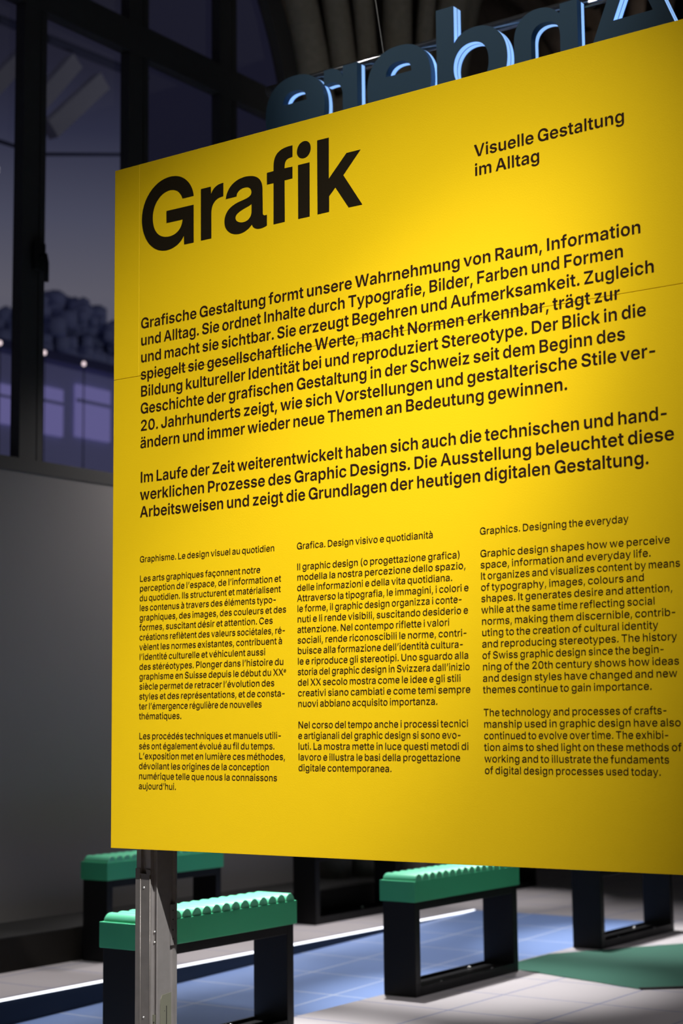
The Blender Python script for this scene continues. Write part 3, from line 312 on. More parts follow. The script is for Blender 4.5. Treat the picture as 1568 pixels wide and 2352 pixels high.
def tile_mat(name, tile, line, rough):
    """square floor tiles, 0.43 m, with thin coloured joints"""
    m = mat(name, tile, rough, spec=0.35)
    nt = m.node_tree; b = nt.nodes['Principled BSDF']
    geo = nt.nodes.new('ShaderNodeNewGeometry'); sep = nt.nodes.new('ShaderNodeSeparateXYZ')
    nt.links.new(geo.outputs['Position'], sep.inputs[0])
    masks = []
    for ax, off in (('X', -3.53), ('Y', 5.667)):
        a = nt.nodes.new('ShaderNodeMath'); a.operation = 'SUBTRACT'; nt.links.new(sep.outputs[ax], a.inputs[0]); a.inputs[1].default_value = 0.0
        w = nt.nodes.new('ShaderNodeMath'); w.operation = 'MODULO'; nt.links.new(a.outputs[0], w.inputs[0]); w.inputs[1].default_value = 0.4295
        s = nt.nodes.new('ShaderNodeMath'); s.operation = 'SUBTRACT'; nt.links.new(w.outputs[0], s.inputs[0]); s.inputs[1].default_value = 0.215
        # keep the joint through the measured origin
        a.inputs[1].default_value = off - 0.215 - 0.4295 * 100
        q = nt.nodes.new('ShaderNodeMath'); q.operation = 'ABSOLUTE'; nt.links.new(s.outputs[0], q.inputs[0])
        l = nt.nodes.new('ShaderNodeMath'); l.operation = 'LESS_THAN'; nt.links.new(q.outputs[0], l.inputs[0]); l.inputs[1].default_value = 0.0034
        masks.append(l)
    mx = nt.nodes.new('ShaderNodeMath'); mx.operation = 'MAXIMUM'
    nt.links.new(masks[0].outputs[0], mx.inputs[0]); nt.links.new(masks[1].outputs[0], mx.inputs[1])
    nz = nt.nodes.new('ShaderNodeTexNoise'); nz.inputs['Scale'].default_value = 2.3; nz.inputs['Detail'].default_value = 3
    nt.links.new(geo.outputs['Position'], nz.inputs['Vector'])
    base = nt.nodes.new('ShaderNodeMixRGB'); base.inputs[1].default_value = (*[v * 0.93 for v in tile], 1); base.inputs[2].default_value = (*[v * 1.07 for v in tile], 1)
    nt.links.new(nz.outputs['Fac'], base.inputs[0])
    mix = nt.nodes.new('ShaderNodeMixRGB'); mix.inputs[2].default_value = (*line, 1)
    nt.links.new(base.outputs[0], mix.inputs[1]); nt.links.new(mx.outputs[0], mix.inputs[0]); nt.links.new(mix.outputs[0], b.inputs['Base Color'])
    return m


def clear_mat(name, tint, gloss, rough=0.02, milky=0.0):
    m = bpy.data.materials.new(name); m.use_nodes = True
    nt = m.node_tree; nt.nodes.clear()
    out = nt.nodes.new('ShaderNodeOutputMaterial'); tr = nt.nodes.new('ShaderNodeBsdfTransparent'); gl = nt.nodes.new('ShaderNodeBsdfGlossy')
    tr.inputs[0].default_value = (*tint, 1); gl.inputs['Roughness'].default_value = rough
    if milky:
        df = nt.nodes.new('ShaderNodeBsdfDiffuse'); df.inputs[0].default_value = (0.85, 0.85, 0.88, 1)
        m0 = nt.nodes.new('ShaderNodeMixShader'); m0.inputs[0].default_value = milky
        nt.links.new(tr.outputs[0], m0.inputs[1]); nt.links.new(df.outputs[0], m0.inputs[2]); tr = m0
    fr = nt.nodes.new('ShaderNodeFresnel'); fr.inputs[0].default_value = gloss
    mx = nt.nodes.new('ShaderNodeMixShader')
    nt.links.new(fr.outputs[0], mx.inputs[0]); nt.links.new(tr.outputs[0], mx.inputs[1]); nt.links.new(gl.outputs[0], mx.inputs[2]); nt.links.new(mx.outputs[0], out.inputs[0])
    return m


M = {}
M['yellow'] = mat('yellow_coating', (0.80, 0.525, 0.004), 0.55, spec=0.25, bump=(260, 0.12, 0.002))
M['print'] = mat('dark_brown_print', (0.020, 0.006, 0.003), 0.5, spec=0.3)
M['title'] = mat('black_print', (0.012, 0.008, 0.003), 0.5, spec=0.3)
M['steel'] = mat('galvanised_steel', (0.28, 0.262, 0.258), 0.5, metal=0.6, bump=(30, 0.1, 0.002), vary=(14, 0.14))
M['sleeve'] = mat('dull_steel', (0.19, 0.175, 0.165), 0.5, metal=0.6, bump=(30, 0.1, 0.002), vary=(9, 0.2))
M['steel_dark'] = mat('steel_hole', (0.01, 0.01, 0.01), 0.6)
M['screw'] = mat('bright_screw', (0.95, 0.95, 0.95), 0.32, metal=0.9)
M['tag'] = mat('olive_steel_plate', (0.22, 0.22, 0.17), 0.4, metal=0.5)
M['green'] = mat('green_foam', (0.115, 0.56, 0.32), 0.42, spec=0.9, bump=(180, 0.06, 0.001))
M['greenbox'] = mat('green_lacquer', (0.05, 0.40, 0.20), 0.45, spec=0.4)
M['black'] = mat('black_metal', (0.0065, 0.0065, 0.007), 0.45, spec=0.22)
M['navy'] = mat('navy_letter_back', (0.058, 0.130, 0.205), 0.5, spec=0.35)
M['glow'] = mat('lit_acrylic_edge', (0.3, 0.5, 0.9), 0.4, emit=(0.29, 0.54, 1.0), estr=0.95)
M['acrylic'] = clear_mat('clear_acrylic', (0.85, 0.85, 0.86), 2.0, 0.08, 0.05)
M['wire'] = mat('steel_wire', (0.45, 0.43, 0.40), 0.35, metal=0.6)
M['led'] = mat('white_light_strip', (0.9, 0.9, 0.9), 0.4, emit=(0.92, 0.94, 1.0), estr=2.2)
M['floor'] = tile_mat('grey_tiles', (0.44, 0.41, 0.42), (0.11, 0.14, 0.30), 0.5)
M['ramp'] = tile_mat('blue_tiles', (0.20, 0.295, 0.56), (0.62, 0.66, 0.72), 0.45)
M['riser'] = mat('dark_blue_riser', (0.012, 0.022, 0.045), 0.55)
M['floorgreen'] = mat('green_floor_paint', (0.042, 0.130, 0.093), 0.45, vary=(3, 0.12))
M['wall'] = mat('grey_wall_paint', (0.225, 0.21, 0.21), 0.8, vary=(1.2, 0.05))
M['plinth'] = mat('dark_plinth', (0.013, 0.011, 0.009), 0.6, spec=0.15)
M['recess'] = mat('black_ledge', (0.006, 0.006, 0.006), 0.7)
M['frame'] = mat('dark_window_steel', (0.048, 0.047, 0.047), 0.55, spec=0.2)
M['framedark'] = mat('black_window_rebate', (0.006, 0.006, 0.008), 0.7)
M['glass'] = clear_mat('window_glass', (0.86, 0.86, 0.88), 1.30, 0.01)
M['stone'] = mat('grey_sandstone', (0.23, 0.21, 0.17), 0.85, bump=(24, 0.35, 0.01), vary=(3, 0.25))
M['stonedark'] = mat('brown_stone', (0.13, 0.10, 0.08), 0.85, bump=(12, 0.35, 0.01), vary=(2, 0.3))
M['ceiling'] = mat('dark_plaster', (0.10, 0.09, 0.08), 0.9)
M['room'] = mat('dark_wall_paint', (0.10, 0.10, 0.10), 0.85)
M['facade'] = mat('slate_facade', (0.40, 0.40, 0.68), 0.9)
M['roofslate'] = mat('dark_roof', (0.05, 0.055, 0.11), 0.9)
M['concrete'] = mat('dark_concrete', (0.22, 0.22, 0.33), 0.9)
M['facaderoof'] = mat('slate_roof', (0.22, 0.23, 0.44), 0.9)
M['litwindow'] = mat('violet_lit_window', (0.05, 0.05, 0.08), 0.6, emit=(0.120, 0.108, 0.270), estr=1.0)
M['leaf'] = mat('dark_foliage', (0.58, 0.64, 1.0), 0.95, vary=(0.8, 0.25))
M['bark'] = mat('dark_bark', (0.05, 0.045, 0.05), 0.9)
M['lampglow'] = mat('street_lamp_globe', (0.9, 0.8, 0.8), 0.4, emit=(1.0, 0.80, 0.82), estr=1.3)
M['beam'] = mat('pale_grey_beam', (0.62, 0.62, 0.66), 0.8)
M['canopydark'] = mat('slate_canopy', (0.20, 0.21, 0.36), 0.9)
M['ground'] = mat('wet_asphalt', (0.05, 0.05, 0.06), 0.7)
M['lens'] = mat('spotlight_lens', (1, 1, 1), 0.3, emit=(1, 0.97, 0.92), estr=9.0)  # glowing glint, stands in for a lamp's reflection


class Mesh:
    """collects shapes given in world coordinates and links them as ONE mesh object"""
    def __init__(s): s.v = []; s.f = []; s.mi = []; s.sm = []
    def add(s, vs, fs, mi=0, smooth=False):
        o = len(s.v); s.v += [tuple(p) for p in vs]
        for f in fs: s.f.append(tuple(o + i for i in f)); s.mi.append(mi); s.sm.append(smooth)
    def box(s, x0, x1, y0, y1, z0, z1, mi=0):
        vs = [(x, y, z) for x in (x0, x1) for y in (y0, y1) for z in (z0, z1)]
        s.add(vs, [(0, 1, 3, 2), (4, 6, 7, 5), (0, 4, 5, 1), (2, 3, 7, 6), (0, 2, 6, 4), (1, 5, 7, 3)], mi)
    def bbox(s, x0, x1, y0, y1, z0, z1, bev=0.003, mi=0):
        bm = bmesh.new(); bmesh.ops.create_cube(bm, size=1)
        for v in bm.verts:
            v.co = Vector(((x0 + x1) / 2 + v.co.x * (x1 - x0), (y0 + y1) / 2 + v.co.y * (y1 - y0), (z0 + z1) / 2 + v.co.z * (z1 - z0)))
        bmesh.ops.bevel(bm, geom=list(bm.edges), offset=bev, segments=2, affect='EDGES', profile=0.5)
        bm.verts.index_update()
        s.add([v.co[:] for v in bm.verts], [[v.index for v in f.verts] for f in bm.faces], mi); bm.free()
    def prism(s, poly, axis, a, b, mi=0, smooth=False, caps=True):
        """poly: 2D outline; axis 'y': (x,z) extruded a..b in y; 'z': (x,y); 'x': (y,z)"""
        P = {'y': lambda p, t: (p[0], t, p[1]), 'z': lambda p, t: (p[0], p[1], t), 'x': lambda p, t: (t, p[0], p[1])}[axis]
        n = len(poly); vs = [P(p, a) for p in poly] + [P(p, b) for p in poly]
        s.add(vs, [(i, (i + 1) % n, n + (i + 1) % n, n + i) for i in range(n)], mi, smooth)
        if caps:
            tri = tessellate_polygon([[Vector((p[0], p[1], 0)) for p in poly]])
            s.add([P(p, a) for p in poly], tri, mi); s.add([P(p, b) for p in poly], tri, mi)
    def tube(s, path, r, n=10, mi=0, caps=True):
        path = [Vector(p) for p in path]; rs = r if isinstance(r, (list, tuple)) else [r] * len(path)
        vs = []; fs = []; up = Vector((0.013, 0.031, 1)).normalized()
        for i, p in enumerate(path):
            t = (path[min(i + 1, len(path) - 1)] - path[max(i - 1, 0)]).normalized()
            u = t.cross(up)
            if u.length < 0.1: u = t.cross(Vector((1, 0.02, 0)))
            u.normalize(); w = t.cross(u)
            vs += [p + (u * math.cos(2 * math.pi * k / n) + w * math.sin(2 * math.pi * k / n)) * rs[i] for k in range(n)]
        for i in range(len(path) - 1):
            fs += [(i * n + k, i * n + (k + 1) % n, (i + 1) * n + (k + 1) % n, (i + 1) * n + k) for k in range(n)]
        s.add(vs, fs, mi, True)
        if caps: s.add(vs[:n], [tuple(range(n))], mi); s.add(vs[-n:], [tuple(range(n))], mi)
    def ball(s, c, r, mi=0, seg=12):
        bm = bmesh.new(); bmesh.ops.create_uvsphere(bm, u_segments=seg, v_segments=max(3, seg // 2 + 1), radius=1)
        rr = r if isinstance(r, tuple) else (r, r, r); bm.verts.index_update()
        s.add([(c[0] + v.co.x * rr[0], c[1] + v.co.y * rr[1], c[2] + v.co.z * rr[2]) for v in bm.verts], [[v.index for v in f.verts] for f in bm.faces], mi, True); bm.free()
    def link(s, name, mats, parent=None, recalc=True):
        if not isinstance(mats, (list, tuple)): mats = [mats]
        base = Vector(parent['_base']) if parent is not None and '_base' in parent else Vector((0, 0, 0))
        me = bpy.data.meshes.new(name)
        me.from_pydata([tuple(Vector(p) - base) for p in s.v], [], s.f)
        for m in mats: me.materials.append(m)
        me.polygons.foreach_set('material_index', s.mi); me.polygons.foreach_set('use_smooth', s.sm)
        if recalc:
            bm = bmesh.new(); bm.from_mesh(me); bmesh.ops.remove_doubles(bm, verts=bm.verts, dist=1e-6); bmesh.ops.recalc_face_normals(bm, faces=bm.faces); bm.to_mesh(me); bm.free()
        me.update()
        o = bpy.data.objects.new(name, me); COL.objects.link(o)
        if parent is not None:
            o.parent = parent
            o['_base'] = tuple(base)
        return o


def thing(name, label, cat, base, group=None):
    o = bpy.data.objects.new(name, None); COL.objects.link(o)
    o.empty_display_size = 0.1; o.location = base; o['_base'] = tuple(base); o['label'] = label; o['category'] = cat
    if group: o['group'] = group
    return o


def tag(o, label=None, cat=None, group=None, kind=None):
    for k, v in (('label', label), ('category', cat), ('group', group), ('kind', kind)):
        if v: o[k] = v
    return o


def copy_thing(src, loc, label):
    """a copy of a thing with copies of its parts and their sub-parts"""
    def rec(o, parent):
        c = o.copy(); COL.objects.link(c)
        if parent is not None: c.parent = parent
        for ch in list(o.children): rec(ch, c)
        return c
    r = rec(src, None); r.location = loc; r['label'] = label
    return r


# ---------------------------------------------------------------- lettering: glyph outlines -> flat faces
def flatten(contour, sub):
    n = len(contour); pts = []
    full = []
    for i in range(n):
        a = contour[i]; b = contour[(i + 1) % n]
        full.append(a)
        if not a[2] and not b[2]: full.append(((a[0] + b[0]) / 2, (a[1] + b[1]) / 2, True))
    k = next(i for i, p in enumerate(full) if p[2]); full = full[k:] + full[:k]
    i = 0; n = len(full)
    while i < n:
        a = full[i]; pts.append((a[0], a[1])); b = full[(i + 1) % n]
        if not b[2]:
            c = full[(i + 2) % n]
            for s in range(1, sub):
                u = s / sub; pts.append(((1 - u) ** 2 * a[0] + 2 * u * (1 - u) * b[0] + u * u * c[0], (1 - u) ** 2 * a[1] + 2 * u * (1 - u) * b[1] + u * u * c[1]))
            i += 2
        else: i += 1
    out = []
    for p in pts:
        if not out or (abs(p[0] - out[-1][0]) + abs(p[1] - out[-1][1])) > 1e-5: out.append(p)
    if len(out) > 1 and abs(out[0][0] - out[-1][0]) + abs(out[0][1] - out[-1][1]) < 1e-5: out.pop()
    return out


def area(c): return sum(c[i][0] * c[(i + 1) % len(c)][1] - c[(i + 1) % len(c)][0] * c[i][1] for i in range(len(c))) / 2


def inside(p, c):
    r = False
    for i in range(len(c)):
        a, b = c[i], c[i - 1]
        if (a[1] > p[1]) != (b[1] > p[1]) and p[0] < (b[0] - a[0]) * (p[1] - a[1]) / (b[1] - a[1]) + a[0]: r = not r
    return r


def regions(cs):
    outer = [c for c in cs if area(c) < 0]; holes = [c for c in cs if area(c) > 0]
    reg = [[o] for o in outer]
    for h in holes:
        for r in reg:
            if inside(h[0], r[0]): r.append(h); break
    return reg


def winding(p, c):
    w = 0
    for i in range(len(c)):
        a, b = c[i - 1], c[i]
        s = (b[0] - a[0]) * (p[1] - a[1]) - (p[0] - a[0]) * (b[1] - a[1])
        if a[1] <= p[1] < b[1] and s > 0: w += 1
        elif b[1] <= p[1] < a[1] and s < 0: w -= 1
    return w


def fill(cs):
    """triangles of a glyph by the non-zero winding rule (overlapping contours are fine)"""
    if not cs: return []
    vs = []; es = []
    for c in cs:
        o = len(vs); n = len(c); vs += [Vector(p) for p in c]; es += [(o + i, o + (i + 1) % n) for i in range(n)]
    v, _, fs, _, _, _ = delaunay_2d_cdt(vs, es, [], 0, 1e-6)
    keep = []
    for f in fs:
        m = (sum(v[k].x for k in f) / len(f), sum(v[k].y for k in f) / len(f))
        if sum(winding(m, c) for c in cs) != 0: keep.append(tuple(f))
    return [([(p.x, p.y) for p in v], keep)]


def load_glyphs(rows, sub):
    G = {}
    for row in rows:
        ch = row[0]; rest = row[2:].split(' ', 1); adv = int(rest[0]) / 1000; cs = []
        if len(rest) > 1 and rest[1]:
            for c in rest[1].split('|'):
                pts = []
                for p in c.split(' '):
                    on = not p.endswith('q'); x, y = p.rstrip('q').split(','); pts.append((int(x) / 1000, int(y) / 1000, on))
                cs.append(flatten(pts, sub))
        reg = regions(cs); tri = fill(cs)
        G[ch] = (adv, reg, tri)
    return G


GM = load_glyphs(GLYPHS_MEDIUM, 3); GB = load_glyphs(GLYPHS_BOOK, 3); GS = load_glyphs(GLYPHS_SIGN, 8)


def set_text(mesh, G, x0, size, rows, y):
    for z, f, t in rows:
        pen = 0.0; sup = False
        for ch in t:
            if ch == '^': sup = True; continue
            adv, reg, tri = G[ch]; k = 0.6 if sup else 1.0; up = 0.33 if sup else 0.0
            for v, fs in tri:
                mesh.add([(x0 + (pen + p[0] * k) * size * f, y, z + (p[1] * k + up) * size) for p in v], fs)
            pen += adv * k; sup = False


# ---------------------------------------------------------------- the setting
TX0, TX1, RY = -5.2, -3.953, 8.66          # sunken blue ramp: side edges, far edge
slope = 0.0283
m = Mesh()
X0, X1, Y0, Y1 = -6.2, 4.0, -3.0, 14.0
m.add([(X0, Y0, 0), (TX0, Y0, 0), (TX0, Y1, 0), (X0, Y1, 0)], [(0, 1, 2, 3)], 0)
m.add([(TX1, Y0, 0), (X1, Y0, 0), (X1, Y1, 0), (TX1, Y1, 0)], [(0, 1, 2, 3)], 0)
m.add([(TX0, RY, 0), (TX1, RY, 0), (TX1, Y1, 0), (TX0, Y1, 0)], [(0, 1, 2, 3)], 0)
zl = -slope * (RY - Y0)
m.add([(TX0, Y0, zl), (TX1, Y0, zl), (TX1, RY, 0), (TX0, RY, 0)], [(0, 1, 2, 3)], 1)
m.add([(TX0, Y0, zl), (TX0, Y0, 0), (TX0, RY, 0)], [(0, 1, 2)], 2)
m.add([(TX1, Y0, zl), (TX1, Y0, 0), (TX1, RY, 0)], [(0, 1, 2)], 2)
floor = m.link('floor', [M['floor'], M['ramp'], M['riser']], recalc=False); tag(floor, kind='structure')

ACY, ACZ, AR = 6.08, 4.60, 2.36             # window arch
WT = 8.5


def arch_z(y):
    d = AR * AR - (y - ACY) ** 2
    return ACZ + math.sqrt(d) if d > 0 else ACZ


m = Mesh()
m.box(-6.6, -6.2, -3.0, 9.0, 0.155, 2.40)
m.box(-6.6, -6.2, -3.0, ACY - AR, 2.40, WT, 1)
m.box(-6.28, -6.2, ACY + AR, 9.0, 2.40, WT, 1); m.box(-6.6, -6.2, 9.0, 14.0, 2.40, WT, 1)
m.box(-6.6, -6.2, 9.0, 14.0, 0.0, 2.40, 1)
ys = [ACY - AR * math.cos(math.pi * i / 40) for i in range(41)]
for a, b in zip(ys, ys[1:]):
    za, zb = arch_z(a), arch_z(b)
    m.add([(-6.2, a, za), (-6.2, b, zb), (-6.2, b, WT), (-6.2, a, WT), (-6.28, a, za), (-6.28, b, zb), (-6.28, b, WT), (-6.28, a, WT)], [(0, 1, 2, 3), (0, 4, 5, 1), (4, 7, 6, 5)], 1)
tag(m.link('wall_left', [M['wall'], M['stonedark']], recalc=False), kind='structure')
m = Mesh(); m.box(-6.2, 4.0, 14.0, 14.3, 0, WT); 
tag(m.link('wall_back', M['stonedark']), kind='structure')
m = Mesh(); m.box(4.0, 4.2, -3.0, 14.0, 0, WT); tag(m.link('wall_right', M['room']), kind='structure')
m = Mesh(); m.box(-6.2, 4.0, -3.2, -3.0, 0, WT); tag(m.link('wall_front', M['room']), kind='structure')
m = Mesh(); m.box(-6.6, 4.2, -3.2, 14.3, WT, WT + 0.2); tag(m.link('ceiling', M['ceiling']), kind='structure')
# dark plinth with a black ledge along the window wall
m = Mesh(); m.box(-6.2, -5.752, -3.0, 9.0, 0.0, 0.150); m.box(-6.2, -5.756, -3.0, 9.0, 0.150, 0.155, 1)
tag(m.link('baseboard_left', [M['plinth'], M['recess']]), kind='structure')

# window 1: arched steel window, mullions 0.81 m apart
fr = Mesh()
def mull(y0):
    fr.box(-6.268, -6.20, y0 + 0.054, y0 + 0.170, 2.44, arch_z(y0 + 0.1) + 0.05)
    fr.box(-6.268, -6.225, y0 + 0.170, y0 + 0.182, 2.44, arch_z(y0 + 0.17) + 0.05, 1)
    fr.box(-6.268, -6.205, y0 + 0.182, y0 + 0.222, 2.44, arch_z(y0 + 0.2) + 0.05)
mulls = [3.434 + 0.808 * k + 0.003 for k in range(1, 6)]
for y in mulls: mull(y)
fr.box(-6.268, -6.196, ACY - AR, ACY + AR, 2.40, 2.47)
for z0 in (4.91,):
    fr.box(-6.268, -6.196, ACY - AR, ACY + AR, z0, z0 + 0.185)
fr.box(-6.268, -6.20, ACY - AR, ACY + AR, 6.30, 6.42)
for s in (-1, 1): fr.box(-6.268, -6.20, ACY + s * AR - (0.17 if s > 0 else 0), ACY + s * AR + (0.17 if s < 0 else 0), 2.4, ACZ + 0.05)
n = 48
for i in range(n):
    a, b = math.pi * i / n, math.pi * (i + 1) / n
    q = [(ACY - r * math.cos(t), ACZ + r * math.sin(t)) for r, t in ((AR, a), (AR, b), (AR - 0.17, b), (AR - 0.17, a))]
    fr.prism(q, 'x', -6.268, -6.20)
win = fr.link('window_1', [M['frame'], M['framedark']]); tag(win, kind='structure')
edges = [ACY - AR + 0.17] + [v for y in mulls for v in (y + 0.054, y + 0.222)] + [ACY + AR - 0.17]
for a, b in zip(edges[::2], edges[1::2]):
    for z0, z1 in ((2.47, 4.91), (5.095, 6.30), (6.42, 7.1)):
        zt = min(z1, max(arch_z(a), arch_z(b)))
        if zt - z0 < 0.15: continue
        if b < a: continue
        g = Mesh(); g.add([(-6.258, a, z0), (-6.258, b, z0), (-6.258, b, min(z1, arch_z(b))), (-6.258, a, min(z1, arch_z(a)))], [(0, 1, 2, 3)]); g.link('pane', M['glass'], win, recalc=False)
h = Mesh(); h.bbox(-6.19, -6.165, 5.975, 6.055, 3.47, 3.62, 0.006); h.tube([(-6.165, 6.015, 3.545), (-6.13, 6.015, 3.545), (-6.12, 6.015, 3.50), (-6.12, 6.015, 3.40)], 0.012, 8)
h.link('window_handle', M['framedark'], win)

# clustered stone pier beside the window, its ribs springing into the vault
p = Mesh()
p.box(-6.2, -5.98, 8.75, 9.75, 0, 5.3)
def rib(x, y, r, lean, z0=4.6, top=8.4, twist=0.0):
    path = [(x, y, 0.0), (x, y, 2.0), (x, y, z0)]
    for i in range(1, 15):
        t = i / 14; z = z0 + (top - z0) * t; path.append((x + twist * t * t, y + lean * (0.25 * t + 0.75 * t * t), z))
    p.tube(path, r, 12)
for x, y, r, lean, tw in ((-6.14, 8.56, 0.11, -2.0, 0.0), (-6.05, 8.74, 0.09, -1.5, 0.15), (-5.96, 8.86, 0.07, -1.15, 0.3), (-5.86, 9.00, 0.10, -0.7, 0.6), (-5.80, 9.16, 0.06, -0.35, 0.9),
                          (-5.78, 9.30, 0.11, 0.1, 1.2), (-5.82, 9.46, 0.06, 0.5, 0.9), (-5.90, 9.60, 0.09, 0.9, 0.6), (-6.02, 9.76, 0.08, 1.4, 0.2)):
    rib(x, y, r, lean, twist=tw)
p.bbox(-6.2, -5.62, 8.50, 9.80, 4.98, 5.16, 0.03); p.bbox(-6.2, -5.66, 8.54, 9.76, 4.86, 4.98, 0.02)
tag(p.link('wall_left_pier', M['stone']), kind='structure')
# second pier, wall arches and a lit blind wall further down the hall
p = Mesh()
for k in range(7): 
    y = 12.9 + 0.14 * k
    p.tube([(-6.1 + 0.09 * min(k, 6 - k), y, 0), (-6.1 + 0.09 * min(k, 6 - k), y, 4.9), (-5.8 + 0.1 * k, y + 0.14 * (k - 3), 6.6), (-5.0, y + 0.5 * (k - 3), 8.4)], 0.09, 10)
for dy in (0.0, 0.22, 0.44):
    pts = []
    for i in range(25):
        t = math.pi * i / 24; pts.append((-6.14 + 0.1 * dy, 11.15 - (1.55 - 0.5 * dy) * math.cos(t), 5.3 + (1.75 - 0.5 * dy) * math.sin(t)))
    p.tube(pts, 0.09, 10)
for k, (y0, y1, z0, z1) in enumerate(((12.35, 12.95, 6.55, 6.95), (12.45, 13.1, 6.99, 7.4), (11.95, 12.3, 7.2, 7.6), (12.2, 12.75, 6.1, 6.5))): p.bbox(-6.2, -6.05 + 0.02 * k, y0, y1, z0, z1, 0.02)
tag(p.link('wall_left_arches', M['stonedark']), kind='structure')
p = Mesh()
for x, w, z0, z1 in ((-5.6, 0.9, 0.0, 4.2), (-4.2, 0.75, 0.0, 4.05), (-2.7, 0.9, 0.0, 4.3), (-1.0, 0.9, 0.0, 4.3)):
    p.bbox(x - w / 2, x + w / 2, 13.55, 14.0, z0, z1, 0.02); p.bbox(x - w / 2 - 0.08, x + w / 2 + 0.08, 13.45, 14.0, z1, z1 + 0.22, 0.03)
tag(p.link('wall_back_piers', M['stone']), kind='structure')

# lit strip along the edge of the sunken ramp
m = Mesh(); m.bbox(TX0 - 0.002, TX0 + 0.005, -2.9, RY, -0.004, 0.005, 0.001)
tag(m.link('light_strip', M['led']), 'bright white light strip along the edge of the sunken blue floor', 'light strip')
# green painted floor field with a black edging strip
gp = [(TX1 + 0.02, 6.755), (TX1 + 0.02, 7.23), (-3.54, 7.905), (-3.10, 8.62), (-1.6, 8.3), (-1.4, 7.4), (-3.015, 6.60), (-3.10, 6.50)]
m = Mesh(); m.prism(gp, 'z', 0.0, 0.003); tag(m.link('floor_field', M['floorgreen']), 'green painted floor field beside the two nearest right-hand black bench frames', 'floor marking')
m = Mesh()
a0, a1 = Vector((-3.105, 6.495)), Vector((-2.0, 7.52)); d = (a1 - a0).normalized(); nrm = Vector((-d.y, d.x))
m.prism([tuple(a0), tuple(a1), tuple(a1 + nrm * 0.05), tuple(a0 + nrm * 0.03)], 'z', 0.0, 0.006)
tag(m.link('edging_strip', M['recess']), 'black edging strip along the front of the green floor field', 'floor strip')

# ---------------------------------------------------------------- the yellow information panel
PY = 3.5; PL, PR, PB, PT, SEAM = -3.2825, -1.40, 0.7727, 2.7359, 2.1072; VS = -3.1848
panel = thing('information_panel', 'big yellow text panel headed Grafik on galvanised steel posts', 'information panel', (PL, PY, 0.0))
m = Mesh(); m.bbox(PL, VS - 0.0002, PY, PY + 0.018, SEAM + 0.0005, PT, 0.0008); m.link('board', M['yellow'], panel)
m = Mesh(); m.bbox(VS + 0.0002, PR, PY, PY + 0.018, SEAM + 0.0005, PT, 0.0008); m.link('board', M['yellow'], panel)
m = Mesh(); m.bbox(PL, PR, PY, PY + 0.018, PB, SEAM - 0.0005, 0.0008); m.link('board', M['yellow'], panel)
LY = PY - 0.0006
names = {'INTRO_FIRST': ('intro_lettering', 'upper German intro paragraph in dark print'), 'INTRO_SECOND': ('intro_lettering', 'lower German intro paragraph in dark print'),
         'SUBTITLE': ('subtitle_lettering', 'two-line subtitle reading Visuelle Gestaltung im Alltag'), 'FRENCH': ('column_lettering', 'French text column, leftmost'),
         'ITALIAN': ('column_lettering', 'Italian text column, in the middle'), 'ENGLISH': ('column_lettering', 'English text column, rightmost')}
for k, (x, size, rows) in TEXT.items():
    paras = [[rows[0]]]
    for r0, r1 in zip(rows, rows[1:]):
        if r0[0] - r1[0] > 1.5 * size: paras.append([])
        paras[-1].append(r1)
    for i, rr in enumerate(paras):
        m = Mesh(); set_text(m, GB if k in ('FRENCH', 'ITALIAN', 'ENGLISH') else GM, x, size, rr, LY)
        nm, lb = names[k]
        if len(paras) == 3: nm = ('column_heading', 'column_lettering', 'column_lettering')[i]; lb = lb + (', heading line', ', upper paragraph', ', lower paragraph')[i]
        o = m.link(nm, M['print'], panel, recalc=False); o['label'] = lb
m = Mesh()
for g in TITLE:
    tri = tessellate_polygon([[Vector((q[0], q[1], 0)) for q in c] for c in g]); m.add([(q[0], LY, q[1]) for c in g for q in c], [tuple(t) for t in tri])
o = m.link('title_lettering', M['title'], panel, recalc=False); o['label'] = 'large black heading reading Grafik'


